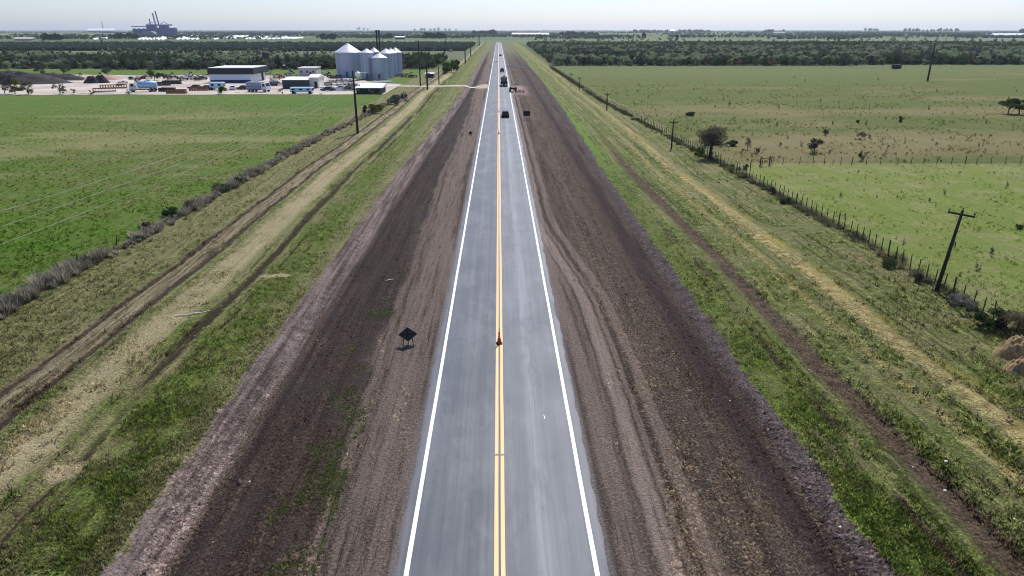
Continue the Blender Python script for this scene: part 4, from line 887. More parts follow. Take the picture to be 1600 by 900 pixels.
mound('black_heap', 144, 130, 3.2, 2.2, 2.4, darkm, 'dark pointed heap in the yard, the left of the pair', 9, cat='heap'); mound('black_heap', 158, 129.5, 3.4, 2.2, 2.6, darkm, 'dark pointed heap in the yard, the right of the pair', 10, cat='heap')
# churned soil lumps beside the far road
mound('churned_soil', 803, 104, 5, 14, .8, darkm, 'dark churned soil heap right of the far road', 11, cat='soil heap')

# ------------------------------------------------------------ vehicles
TIRE = mat('tyre', lin(32, 31, 31), .9); RIM = mat('rim', lin(150, 150, 152), .4, .8); GL = glass_mat(); RED_L = mat('tail_lamp', lin(150, 24, 20), .3, var=.02); CHR = mat('head_lamp', lin(225, 225, 220), .2, var=.02)
def wheel(e, x, y, r=.32, w=.2):
    s_ = 1 if x > 0 else -1
    b = MB(); b.tube([(x - w / 2, y, r), (x - w / 2 + .03, y, r), (x + w / 2 - .03, y, r), (x + w / 2, y, r)], [r * .86, r, r, r * .86], 16); o = b.build('wheel', TIRE, e)
    MB().tube([(x + s_ * (w / 2 - .01), y, r), (x + s_ * (w / 2 + .012), y, r)], r * .58, 12).build('rim', RIM, o)
def car(px, py, m, label, L=4.3, Wd=1.76, Hh=1.46, kind='hatch', flip=False, cat='car', name='car', xo=0):
    X, Y = at(px, py); e = empty(name, (X + xo, Y + L / 2, .01), pi if flip else 0, label, cat); w = Wd / 2; b0 = -L / 2; f0 = L / 2
    low = [(b0, .28), (b0 - .02, .62), (b0 + .05, .92), (b0 + L * .30, .96), (b0 + L * .66, .90), (f0 - .25, .76), (f0, .55), (f0 - .03, .26)]
    if kind == 'pickup': cab = [(b0 + L * .36, .93), (b0 + L * .40, Hh), (b0 + L * .60, Hh), (b0 + L * .72, .92)]
    elif kind == 'suv': cab = [(b0 + .06, .9), (b0 + .22, Hh), (b0 + L * .58, Hh), (b0 + L * .72, .9)]
    else: cab = [(b0 + .12, .9), (b0 + .62, Hh - .04), (b0 + L * .5, Hh), (b0 + L * .72, .89)]
    MB().prism_x(low[::-1], -w, w, lambda z: .05 if z > .85 or z < .3 else 0).build('body', m, e)
    tp = lambda z: .10 if z < 1.0 else .22
    MB().prism_x(cab[::-1], -w, w, tp).build('roof', m, e)
    # windows a hair proud of the cabin
    (y0, z0), (y1, z1), (y2, z2), (y3, z3) = cab
    def quad(nm, A, B, t0, t1, wx=.85, d=.006):
        ya, za = A[0] + (B[0] - A[0]) * t0, A[1] + (B[1] - A[1]) * t0; yb_, zb = A[0] + (B[0] - A[0]) * t1, A[1] + (B[1] - A[1]) * t1
        ny, nz_ = (B[1] - A[1]), -(B[0] - A[0]); l = math.hypot(ny, nz_); ny, nz_ = -ny / l * d, -nz_ / l * d
        ia = w - .10 - .12 * t0; ib = w - .10 - .12 * t1
        MB().add([(-ia * wx, ya + ny, za + nz_), (ia * wx, ya + ny, za + nz_), (ib * wx, yb_ + ny, zb + nz_), (-ib * wx, yb_ + ny, zb + nz_)], [(0, 1, 2, 3)]).build(nm, GL, e)
    quad('rear_window', cab[0], cab[1], .15, .9); quad('windscreen', cab[2], cab[3], .08, .9)
    for s_ in (-1, 1):
        xa_ = s_ * (w - .125 + .012); xb_ = s_ * (w - .205 + .012)
        MB().add([(xa_, y0 + (y1 - y0) * .25 + .1, z0 + .1), (xa_, y3 - .25, z0 + .1), (xb_, y2 - .05, z2 - .08), (xb_, y1 + .1, z1 - .08)], [(0, 1, 2, 3)]).build('side_window', GL, e)
        MB().box(s_ * (w - .22) - .14, s_ * (w - .22) + .14, b0 - .035, b0 + .02, .66, .82).build('tail_light', RED_L, e)
        MB().box(s_ * (w - .28) - .18, s_ * (w - .28) + .18, f0 - .12, f0 - .01, .56, .68).build('headlight', CHR, e)
        for yy in (b0 + .75, f0 - .8): wheel(e, s_ * (w - .1), yy)
    if kind == 'pickup': MB().box(-w + .12, w - .12, b0 + .1, b0 + L * .34, .93, .965).build('bed_liner', RUB, e)
    return e
BLK = mat('car_black', lin(34, 36, 40), .3, .3, var=.08); DGR = mat('car_grey', lin(60, 64, 70), .35, .3, var=.08); WHC = mat('car_white', lin(222, 222, 220), .35, var=.05)
car(788, 184.5, BLK, 'black hatchback driving away in the right lane beside the far traffic cone', xo=.25)
car(782.6, 113, DGR, 'dark grey sport utility car farther ahead in the right lane', Hh=1.8, Wd=1.9, kind='suv', xo=.6)
car(776, 97, WHC, 'small white car coming towards the viewer in the left lane', flip=True)
car(781.2, 88, BLK, 'tiny dark car farthest away in the right lane', Hh=1.5, xo=.4)
def truck(px, py, label, cabm, boxm, L=8.5, kind='load', rz=0, name='truck', hbox=3.0, loc=None):
    X, Y = loc or at(px, py); e = empty(name, (X, Y, .06), rz, label, 'truck'); w = 1.2
    MB().box(-.45, .45, 0, L, .55, .8).build('chassis', SD, e)
    b = MB(); y0 = L - 2.0; b.prism_x([(y0, .6), (y0, 2.75), (y0 + 1.5, 2.8), (y0 + 1.95, 1.7), (y0 + 2.05, .6)], -w, w); b.build('cab', cabm, e)
    MB().add([(-w * .85, y0 + 1.56, 2.7), (w * .85, y0 + 1.56, 2.7), (w * .85, y0 + 1.96, 1.78), (-w * .85, y0 + 1.96, 1.78)], [(3, 2, 1, 0)]).build('windscreen', GL, e)
    for s_ in (-1, 1):
        MB().box(s_ * w - .006, s_ * w + .006, y0 + .5, y0 + 1.4, 1.7, 2.45).build('side_window', GL, e)
        for yy in (.9, 2.1, L - .9): wheel(e, s_ * (w - .15), yy, .5, .3)
    if kind == 'box':
        MB().box(-w, w, .0, L - 2.25, .82, hbox, .04).build('cargo_box', boxm, e); MB().box(-w - .02, w + .02, -.03, L - 2.22, 1.5, 1.62).build('side_rail', SD, e)
    elif kind == 'tank':
        b = MB(); b.tube([(0, .0, 2.1), (0, .25, 2.1), (0, L - 2.6, 2.1), (0, L - 2.35, 2.1)], [.7, 1.15, 1.15, .7], 20); b.build('tank', boxm, e, smooth=True)
        MB().lathe([(.3, 0), (.3, .2), (.2, .25)], 12, (0, L * .4, 3.2)).build('hatch', STEEL, e)
    else:
        MB().box(-w, w, 0, L - 2.2, .82, 1.9).build('cargo_bed', boxm, e)
        n = 8; b = MB(); rr = random.Random(3)
        ring = lambda s_, z_: [(s_ * 1.05 * x, 3.1 + s_ * 2.7 * y, z_ + rr.uniform(-.1, .1)) for x, y in ((-1, -1), (0, -1.05), (1, -1), (1.02, 0), (1, 1), (0, 1.05), (-1, 1), (-1.02, 0))]
        R_ = [ring(1, 1.88), ring(.8, 2.5), ring(.45, 3.2), ring(.2, 3.6)]
        b.add([p for r_ in R_ for p in r_], [(i * n + k, i * n + (k + 1) % n, (i + 1) * n + (k + 1) % n, (i + 1) * n + k) for i in range(3) for k in range(n)] + [tuple(3 * n + k for k in range(n))])
        b.build('heaped_load', mat('tarpaulin', lin(50, 54, 56), .8, bump=.1, bs=3), e)
    return e
t_ = truck(785.3, 135.5, 'dark lorry with a tall tapering load driving away in the right lane', BLK, mat('truck_dark', lin(44, 46, 48), .6), kind='load'); t_.location.x += .55; t_.location.z = .01
# tractor and red implement on the pull-off
X, Y = at(800, 143.5); e = empty('tractor', (X + .3, Y, zp(X, Y) + .05), .15, 'dark tractor parked on the pull-off right of the road', 'tractor')
MB().box(-.4, .4, .8, 2.8, .7, 1.35, .05).build('bonnet', BLK, e); MB().box(-.75, .75, -.6, .75, .8, 1.3, .04).build('body', BLK, e)
b = MB()
for x in (-.65, .65):
    for y in (-.5, .65): b.tube([(x, y, 1.3), (x * .9, y * .9, 2.3)], .04, 5)
b.build('cab_frame', SD, e); MB().box(-.75, .75, -.65, .75, 2.3, 2.4, .03).build('roof', DGR, e)
for s_ in (-1, 1): wheel(e, s_ * .95, -.1, .78, .42); wheel(e, s_ * .75, 2.3, .45, .26)
MB().tube([(.3, 1.6, 1.35), (.3, 1.6, 2.1)], .04, 6).build('exhaust', SD, e)
REDM = mat('red_paint', lin(168, 66, 50), .6, var=.3); RUST = mat('rust', lin(110, 70, 54), .9, var=.4)
def implement(px, py, label, rz=0, s=1.0, m=REDM, loc=None):
    X, Y = loc or at(px, py); e = empty('farm_implement', (X, Y, .08), rz, label, 'farm machine'); e.scale = (s, s, s); b = MB()
    for y in (-.6, 0, .6): b.box(-1.6, 1.6, y - .06, y + .06, .75, .87)
    for x in (-1.5, 0, 1.5): b.box(x - .05, x + .05, -.7, .7, .88, .98)
    b.tube([(-.4, .6, .8), (0, 2.0, .6)], .06, 5); b.tube([(.4, .6, .8), (0, 2.0, .6)], .06, 5); b.build('frame', m, e)
    for y in (-.6, 0, .6):
        b = MB()
        for k in range(9): b.tube([(-1.5 + k * .375, y, .8), (-1.5 + k * .375, y - .2, .3), (-1.45 + k * .375, y + .05, 0)], .035, 4)
        b.build('tine_row', SD, e)
    MB().box(-.5, .5, -.4, .4, .99, 1.3, .05).build('hopper', STEEL, e)
    for s_ in (-1, 1): wheel(e, s_ * 1.75, 0, .4, .2)
    return e
implement(812, 146, 'red farm machine beside the dark tractor on the right shoulder', .3, .8)

# ------------------------------------------------------------ the yard: silos, sheds, vehicles
def silo_mat(name, c, ring=True, rough=.45, metal=.55):
    m, g, p = newmat(name); x, y, z = g.obpos(); n = g.noise(g.vec(x * 1.0, y * 1.0, z * .12), 1.2, 4); n2 = g.noise(g.vec(x, y, z), 9, 3)
    w = g.n('ShaderNodeTexWave'); w.bands_direction = 'Z'; w.inputs['Scale'].default_value = .55; g.lk(g.vec(x, y, z), w.inputs[0]); ww = T(g.nt, w.outputs['Fac'])
    cc = g.n('ShaderNodeRGB'); cc.outputs[0].default_value = c; g.lk(g.scale_col(cc.outputs[0], n * .35 + n2 * .15 + ww * .08 + .68), p.inputs['Base Color'])
    p.inputs['Roughness'].default_value = rough; p.inputs['Metallic'].default_value = metal; g.lk(g.bump(ww, .03), p.inputs['Normal']); return m
SW = silo_mat('silo_wall', lin(168, 176, 188), metal=.25); SR = silo_mat('silo_roof', lin(214, 216, 218), metal=.1, rough=.5)  # roof paler than the wall: sun glare painted into its colour
def silo(px, py, wpx, ye, yp, label):
    X, Y = at(px, py); sc = math.hypot(at(px + 1, py)[0] - X, 0); r = wpx * sc / 2; Y += r * .9; ze = hgt(px, ye, Y - r * .8); zt = hgt(px, yp, Y)
    e = empty('grain_silo', (X * Y / (Y - r * .9), Y, .05), 0, label, 'silo', 'grain silos in the yard')
    MB().lathe([(r * 1.03, -.1), (r * 1.03, .25), (r * 1.001, .3)], 36).build('foundation', mat('concrete', lin(150, 146, 140), .9), e)
    MB().lathe([(r, .3), (r, ze)], 40).build('wall', SW, e, smooth=False)
    MB().lathe([(r * 1.03, ze), (r * 1.03, ze + .12), (r * .12, zt - .25), (r * .12, zt), (.02, zt + .12)], 40).build('roof', SR, e)
    MB().box(-.5, .5, -r - .08, -r + .1, .3, 2.3).build('door', mat('silo_door', lin(92, 98, 108), .5, .3), e)
    b = MB(); a = .7; cx_, cy_ = -sin(a) * (r + .12), -cos(a) * (r + .12)
    for d in (-.22, .22): b.tube([(cx_ + d, cy_, .4), (cx_ + d, cy_, ze + .4)], .035, 4)
    for k in range(int(ze / .6)): b.tube([(cx_ - .22, cy_, .6 + k * .6), (cx_ + .22, cy_, .6 + k * .6)], .025, 4)
    b.build('ladder', STEEL, e); b = MB()
    for k in range(12): t = 2 * pi * k / 12; b.tube([(cos(t) * (r + .04), sin(t) * (r + .04), .3), (cos(t) * (r + .04), sin(t) * (r + .04), ze)], .05, 4)
    b.build('stiffeners', SW, e); return e
silo(547, 121, 40.5, 82.5, 68, 'largest silver grain silo, widest and leftmost of the group')
silo(576, 124, 20, 83, 75.5, 'silver silo directly right of the largest one'); silo(587, 118, 17, 82, 74, 'silver silo peeping between the second silo and the front one')
silo(595, 125, 24, 91, 82.5, 'shortest silver silo, standing frontmost of the group')
silo(605.5, 122, 21, 84, 75.5, 'silver silo behind the right shoulder of the shortest one'); silo(612.5, 120, 19, 83.5, 75, 'silver silo second from the right end'); silo(620, 119, 19, 82.5, 74, 'rightmost silver grain silo')
X, Y = at(593, 116)
for i, px in enumerate((592.4, 596.0)):
    X, Y = at(px, 116); zt = hgt(px, 50.5, Y); e = empty('elevator_leg', (X, Y, 0), 0, ('tall dark elevator leg behind the silos, left one', 'tall dark elevator leg behind the silos, right one')[i], 'grain elevator', 'elevator legs')
    MB().box(-.28, .28, -.28, .28, 0, zt).build('leg_casing', SD, e); MB().box(-.42, .42, -.42, .42, zt, zt + .9, .05).build('head', SD, e)
    MB().tube([(.28, 0, zt), (2.2, -1.5, zt - 4)], .12, 6).build('spout', STEEL, e)
def shed(name, p0, p1, y_base, depth, eave, ridge, wm_, rm, label, fascia=None, fm=None, door=None, cat='shed', roof='mono', windows=0):
    (xa_, Ya) = at(p0, y_base); (xb_, Yb) = at(p1, y_base); e = empty(name, (xa_, Ya, .05), 0, label, cat); w = xb_ - xa_; d = depth
    fh = fascia or 0; MB().box(0, w, 0, d, -.05, eave - fh).build('wall', wm_, e)
    if fascia: MB().box(-.35, w + 1.2, -.35, d + .8, eave - fh, eave).build('fascia', fm, e)
    if roof == 'mono': MB().box(-.1, w + .2 if not fascia else w + .9, -.1, d + .2, eave, eave + .22).add([], []).build('roof', rm, e)
    elif roof == 'slope':
        b = MB(); b.prism_x([(-.5, eave), (-.5, eave + .12), (d + .4, ridge + .12), (d + .4, eave)], -.3, w + .3); b.build('roof', rm, e)
    else:
        b = MB(); b.prism_x([(-.4, eave - .02), (d / 2, ridge), (d + .4, eave - .02)], -.3, w + .3); b.build('roof', rm, e)
    if door:
        for (a0, a1, h_) in door: MB().box(w * a0, w * a1, -.03, .05, .05, h_).build('door', mat('door_dark', lin(40, 44, 48), .7), e)
    for k in range(windows): MB().box(w * (k + .35) / windows, w * (k + .65) / windows, -.03, .04, eave * .5, eave * .72).build('window', GL, e)
    return e
WHW = mat('white_sheet', lin(226, 230, 236), .5, var=.08, streak=True); DKG = mat('dark_band', lin(44, 50, 48), .6, var=.15, streak=True); RFW = mat('roof_white', lin(226, 226, 224), .5, var=.06); GRN = mat('green_shed', lin(52, 66, 66), .6, var=.2, streak=True)
TANW = mat('tan_wall', lin(190, 178, 170), .8, var=.15); CRM = mat('cream_wall', lin(214, 208, 198), .8, var=.1)
Yf = at(328, 129)[1]; ev = hgt(328, 106.5, Yf)
b_ = shed('warehouse', 328.5, 393, 129.5, 17, ev, 0, WHW, RFW, 'large white warehouse with a dark band under its roof', fascia=hgt(328, 106.5, Yf) - hgt(328, 116, Yf), fm=DKG)
wb = at(393, 129.5)[0] - at(328.5, 129.5)[0]
MB().box(wb * .02, wb * .98, -.06, .02, 0, 1.0).build('plinth', mat('blue_plinth', lin(54, 66, 92), .7), b_); MB().box(wb - .02, wb + .05, 12, 14.5, 0, 3.2).build('side_door', mat('door_dark', lin(40, 44, 48), .7), b_)
Yf = at(460, 138)[1]; shed('green_shed', 442, 481, 139, 9, hgt(460, 124.5, Yf), hgt(460, 121, Yf + 5), GRN, RFW, 'low dark green shed with a white roof edge in the yard', roof='slope')
e = shed('small_house', 482, 496, 138, 8, hgt(488, 121, Yf), hgt(488, 117, Yf), CRM, RFW, 'narrow cream house butted against the green shed', door=((.55, .85, 2.2),), cat='house', roof='gable'); e.location.x += .5
Yf = at(480, 121)[1]; shed('block_house', 467, 495, 121, 8, hgt(480, 106.5, Yf), 0, TANW, RFW, 'flat tan two storey block behind the green shed', windows=3, cat='building', door=((.62, .72, 2.2),))
Yf = at(575, 147)[1]; shed('open_shed', 557, 597, 147, 7.5, hgt(575, 138, Yf), hgt(575, 130.5, Yf + 7.5), mat('shed_dark', lin(52, 54, 56), .8, var=.2), RFW, 'low dark-fronted shed with a bright white roof by the field', roof='slope', door=((.04, .47, 1.9), (.55, .96, 1.9)))
Yf = at(672, 121)[1]; shed('hut', 665, 677, 121.5, 4, hgt(672, 115, Yf), hgt(672, 113.5, Yf + 4), mat('hut_wall', lin(62, 68, 60), .8, var=.2), RFW, 'small dark hut with a pale roof left of the short bare pole', roof='slope', door=((.3, .6, 1.9),), cat='hut')
# water tower
X, Y = at(419, 121); zt = hgt(419, 81, Y); zb = hgt(419, 91.5, Y); e = empty('water_tower', (X, Y, 0), 0, 'dark water tank on a lattice tower behind the warehouse', 'water tower')
MB().lathe([(.2, zb - .1), (1.45, zb), (1.5, zt - .3), (1.2, zt - .05), (.1, zt + .15)], 20).build('tank', mat('tank_dark', lin(48, 58, 56), .7, var=.2), e)
b = MB()
for sx in (-1, 1):
    for sy in (-1, 1): b.tube([(sx * 1.5, sy * 1.5, 0), (sx * 1.0, sy * 1.0, zb)], .07, 5)
nlev = 5
for k in range(nlev):
    z0, z1 = zb * k / nlev, zb * (k + 1) / nlev; a0 = 1.5 - .5 * k / nlev; a1 = 1.5 - .5 * (k + 1) / nlev
    for (p, q_) in (((-1, -1), (1, -1)), ((1, -1), (1, 1)), ((1, 1), (-1, 1)), ((-1, 1), (-1, -1))):
        b.tube([(p[0] * a0, p[1] * a0, z0), (q_[0] * a1, q_[1] * a1, z1)], .035, 4); b.tube([(p[0] * a1, p[1] * a1, z1), (q_[0] * a1, q_[1] * a1, z1)], .035, 4)
b.build('lattice', SD, e)
# auger
X, Y = at(461, 116); e = empty('grain_auger', (X, Y, 0), 0, 'dark slanting grain auger with a pale tip left of the tan block', 'grain auger')
zt = hgt(446, 103, Y); dx_ = -15 * .29
MB().tube([(0, 0, .4), (dx_, 0, zt)], .28, 8).build('tube', SD, e); MB().tube([(dx_, 0, zt), (dx_ - .5, 0, zt + .4)], .3, 8).build('spout', RFW, e); MB().tube([(-1, -.8, 0), (dx_ * .6, 0, zt * .6)], .08, 5).build('leg', SD, e); MB().tube([(-1, .8, 0), (dx_ * .6, 0, zt * .6)], .08, 5).build('leg', SD, e)
for s_ in (-1, 1): wheel(e, s_ * .6 - 1.0, 0, .45, .2)
# white hopper tank before the silos
X, Y = at(560, 126); e = empty('hopper', (X, Y, .05), 0, 'small white hopper with a pointed lid before the big silo', 'hopper')
MB().lathe([(.3, .9), (1.1, 1.8), (1.1, 2.8), (.25, 3.5), (.2, 3.6)], 16).build('bin', RFW, e); b = MB()
for t in (0, 1, 2, 3): a = t * pi / 2 + .7; b.tube([(cos(a) * 1.0, sin(a) * 1.0, 0), (cos(a) * .95, sin(a) * .95, 2)], .06, 5)
b.build('stand', STEEL, e); MB().tube([(.9, 0, 3.0), (3.8, 0, 2.8)], .1, 6).build('pipe', RFW, e)
# bus, camper, trucks
def bus(p0, p1, yb, hpx, label, m, nwin=3, name='bus', ww=2.3):
    X, Y = at((p0 + p1) / 2, yb); L = (at(p1, yb)[0] - at(p0, yb)[0]); h_ = hgt(p0, yb - hpx, Y); e = empty(name, (X, Y + 1.2, .06), 0, label, name)
    MB().box(-L / 2, L / 2, -ww / 2, ww / 2, .45, h_, .12).build('body', m, e)
    for k in range(nwin):
        xa_ = -L / 2 + L * (k + .25) / nwin
        for s_ in (-1, 1): MB().box(xa_, xa_ + L * .42 / nwin, s_ * ww / 2 - .008, s_ * ww / 2 + .008, h_ * .55, h_ * .8).build('window', GL, e)
    for x in (-L * .36, L * .38):
        for s_ in (-1, 1):
            b = MB(); b.tube([(x, s_ * (ww / 2 - .25), .45), (x, s_ * (ww / 2 + .01), .45)], .45, 14); b.build('wheel', TIRE, e)
    MB().box(L / 2 - .02, L / 2 + .03, -ww * .4, ww * .4, h_ * .5, h_ * .85).build('windscreen', GL, e); return e
LBL = mat('pale_blue_paint', lin(196, 220, 230), .4, var=.08)
bus(453.5, 488, 147, 10, 'pale blue white bus parked at the edge of the green field', LBL)
bus(328, 349, 141, 12, 'white and blue camper parked before the warehouse', LBL, 2, 'camper'); 
truck(0, 0, 'grey box lorry with a white cab before the warehouse corner', WHC, mat('box_grey', lin(150, 156, 172), .5, var=.1, streak=True), L=7.6, kind='box', rz=-pi / 2 - .3, loc=(at(389, 143)[0], at(389, 143)[1]))
truck(0, 0, 'tanker lorry with a pale blue tank, left in the yard', CRM, mat('tank_blue', lin(160, 190, 214), .35, .2), L=8.2, kind='tank', rz=pi / 2 + .25, loc=(at(247, 143)[0], at(247, 143)[1]), name='tanker')
car(300, 140, mat('car_red', lin(70, 40, 38), .5), 'dark red car at the left end before the warehouse', name='parked_car').rotation_euler = (0, 0, 1.5)
car(317, 141, BLK, 'black car parked left of the camper', name='parked_car').rotation_euler = (0, 0, 1.6)
car(360, 141, WHC, 'white car parked right of the camper', name='parked_car').rotation_euler = (0, 0, .4); car(376, 141, DGR, 'grey car parked left of the box lorry', name='parked_car').rotation_euler = (0, 0, 1.2)
car(423, 135, BLK, 'black car parked right of the warehouse corner', name='parked_car').rotation_euler = (0, 0, .8)
car(509, 143, DGR, 'grey car right of the cream house', name='parked_car').rotation_euler = (0, 0, 1.4); car(528, 142, WHC, 'white car between the cream house and the near pole', name='parked_car').rotation_euler = (0, 0, 1.7)
car(541, 142, DGR, 'grey car just left of the near power pole', name='parked_car').rotation_euler = (0, 0, 1.2)
# rusty frames and machines
def rack(px, py, L, label, m, rz=0, name='steel_frame'):
    X, Y = at(px, py); e = empty(name, (X, Y, .06), rz, label, 'steel frame'); b = MB()
    for y in (-.9, .9):
        for z in (.25, 1.2): b.box(-L / 2, L / 2, y - .06, y + .06, z - .07, z + .07)
    b.build('rails', m, e); b = MB()
    for k in range(int(L / .8) + 1): b.box(-L / 2 + k * .8 - .04, -L / 2 + k * .8 + .04, -.98, .98, .0, 1.15)
    b.build('slats', m, e); return e
rack(164, 144, 6.5, 'rusty red slatted frame on pale ground left of the tanker', RUST, .5); rack(178, 138.5, 8, 'long rusty frame behind the slatted frame', RUST, .35)
rack(262, 143.5, 5, 'dark low frame right of the tanker', SD, -.1); rack(277, 146.5, 6, 'rust brown frame at the field edge right of the tanker', RUST)
rack(312, 142, 6, 'dark red frame near the warehouse camper', RUST, .1); rack(255, 134, 5, 'dark frame behind the tanker', SD, .1); rack(270, 131.5, 7, 'thin dark frame farther back in the yard', SD, -.1)
mrng = random.Random(4)
spots = [(205, 124.5), (216, 124), (283, 124), (292, 123), (301, 124.5), (310, 122.5), (319, 124), (229, 123.8), (262, 123.5), (215, 131), (232, 130.5), (434, 121), (440, 122.5), (450, 118), (456, 120), (505, 118), (515, 121), (523, 123), (513, 116), (520, 130), (534, 129), (500, 126), (512, 134), (545, 133), (428, 130), (436, 134), (187, 134), (193, 131)]
for _ in range(30):
    px, py = (mrng.uniform(185, 325), mrng.uniform(119, 127)) if _ % 2 else (mrng.uniform(420, 560), mrng.uniform(117, 138))
    if not (440 < px < 500 and py > 118): spots.append((px, py))
for _ in range(16):
    px = mrng.choice((mrng.uniform(100, 330), mrng.uniform(400, 660))); py = mrng.uniform(117.5, 121) if _ % 2 else 147.6
    X_, Y_ = at(px, py); o = protos[_ % 4].copy(); C.objects.link(o); o.name = 'yard_shrub'; o.location = (X_, Y_, 0); o.scale = (2.4, 2.4, 2.0); o.rotation_euler = (0, 0, _)
    tag(o, 'small wild shrub on the edge of the bare yard', 'shrub', 'small shrubs on the edges of the yard')
for i, (px, py) in enumerate(spots):
    m_ = mrng.choice((RUST, SD, RUST, RFW, SD, REDM, SD, RFW)); lb = {RUST: 'rusty', SD: 'dark', REDM: 'faded red', RFW: 'white'}[m_] if False else None
    col_ = 'rusty' if m_ is RUST else 'dark' if m_ is SD else 'faded red' if m_ is REDM else 'white'
    zone = 'in the back row of the yard behind the tanker' if px < 330 else 'between the warehouse and the tan block' if px < 460 else 'in the yard before the big silo'
    implement(0, 0, '%s farm machine %s' % (col_, zone), mrng.uniform(0, 3), mrng.uniform(.75, 1.25), m_, loc=at(px, py))['group'] = '%s farm machines %s' % (col_, zone)
implement(636, 121, 'orange red farm machine right of the silos', .2, 1.3, REDM); implement(628, 120, 'dark farm machine right beside the last silo', .1, 1.2, SD); implement(645, 121.5, 'dark farm machine right of the orange one', .4, 1.0, SD)
# white pipe stacks
for i, (px, py, w_) in enumerate(((530, 126, 9), (520, 133.5, 8), (505, 137.5, 10), (595, 129, 7))):
    X, Y = at(px, py); b = MB()
    for k in range(4): b.tube([(-w_ / 2 + k * .2, k * .5, .25), (w_ / 2 + k * .2, k * .5, .25)], .22, 8)
    tag(b.build('pipe_stack', RFW, None, (X, Y, .05)), ('white pipes laid before the big silo', 'white pipes laid farther forward in the yard', 'white pipes beside the cream house', 'white pipes before the shortest silo')[i], 'pipes')
# dark stack at the edge of the right wood
X, Y = at(1400, 108.5); e = empty('cattle_trailer', (X, Y, .05), .1, 'small dark box trailer parked at the edge of the right wood', 'trailer')
MB().box(-2.1, 2.1, -1, 1, .5, 2.4, .08).build('body', SD, e); b = MB(); b.box(-2.0, 2.0, -1.03, -1.0, 1.3, 1.4); b.build('side_rail', STEEL, e)
for x in (-.9, .9):
    for s_ in (-1, 1): MB().tube([(x, s_ * .8, .4), (x, s_ * 1.0, .4)], .4, 12).build('wheel', TIRE, e)

# ------------------------------------------------------------ far things
BAG = mat('bag_white', lin(236, 238, 238), .5, var=.05)
def longbag(x0, y0, x1, y1, wd, h_):
    b = MB(); n = 8; P_ = np.array((x0, y0)); Q_ = np.array((x1, y1)); d = Q_ - P_; L = np.linalg.norm(d); d /= L; nn = np.array((-d[1], d[0])); vs_ = []
    rings = [(-wd * .3, .3), (0, .85), (wd * .5, 1), (L - wd * .5, 1), (L, .85), (L + wd * .3, .3)]
    for s_, q in rings:
        for k in range(n + 1): a = pi * k / n; p = d * s_ + nn * cos(a) * wd / 2 * q; vs_.append((p[0], p[1], max(0, sin(a)) * h_ * q))
    m_ = n + 1; fs = [(i * m_ + k, i * m_ + k + 1, (i + 1) * m_ + k + 1, (i + 1) * m_ + k) for i in range(len(rings) - 1) for k in range(n)] + [tuple(range(m_))[::-1], tuple((len(rings) - 1) * m_ + k for k in range(m_))]
    b.add(vs_, fs); o = b.build('grain_bag', BAG, None, (x0, y0, 0), smooth=True)
    return tag(o, 'long white grain bag lying in the far left field', 'grain bag', 'long white grain bags in the far left field')
for (xa_, xb_, n, ya_, yb_) in ((146, 146, 1, 62, 59.6), (216, 252, 7, 62.6, 57.4), (276, 306, 5, 62.4, 56.4), (334, 338, 1, 62, 58.5), (348, 366, 3, 60.5, 56.2), (384, 394, 3, 61.5, 57.6), (409, 425, 3, 61.6, 58.6), (432, 455, 4, 61.2, 59.5)):
    for k in range(n):
        px = xa_ + (xb_ - xa_) * (k / max(n - 1, 1)); P_ = at(px, ya_); Q_ = at(px + (24 if n < 4 else 18), yb_)
        longbag(P_[0], P_[1], Q_[0], Q_[1], 4.0, 2.8)
def longbarn(p0, p1, y, wd, h_, rm, wm_, label):
    (xa_, Ya), (xb_, Yb) = at(p0, y), at(p1, y); e = empty('long_barn', (xa_, Ya, 0), 0, label, 'barn'); L = xb_ - xa_
    MB().box(0, L, 0, wd, 0, h_).build('wall', wm_, e); b = MB(); b.prism_x([(-.8, h_), (wd / 2, h_ + wd * .22), (wd + .8, h_)], -.5, L + .5); b.build('roof', rm, e); return e
longbarn(800, 858, 56.2, 26, 3.5, BAG, WHW, 'very long white roofed barn right of the end of the road'); longbarn(1553, 1604, 58.3, 22, 5, BAG, mat('blue_wall', lin(44, 58, 104), .6), 'long barn with blue walls and a white roof at the right edge')
longbarn(136, 179, 50.6, 60, 12, BAG, TANW, 'long pale industrial roof on the left horizon'); longbarn(1047, 1055, 51.5, 30, 12, BAG, WHW, 'small white house between two hazy tree rows')
longbarn(617, 632, 61.5, 10, 4, RFW, DKG, 'low barn beyond the left wood above the silos'); longbarn(865, 872, 57.5, 8, 4, DKG, DKG, 'small dark barn behind the right wood'); longbarn(22, 50, 63.5, 14, 3, TANW, TANW, 'low tan barn at the far left beyond the woods'); longbarn(1208, 1226, 53, 15, 6, CRM, TANW, 'pale farmhouse among the far trees on the right')
longbarn(704, 722, 58, 10, 4, DKG, DKG, 'low dark barn left of the far end of the road')
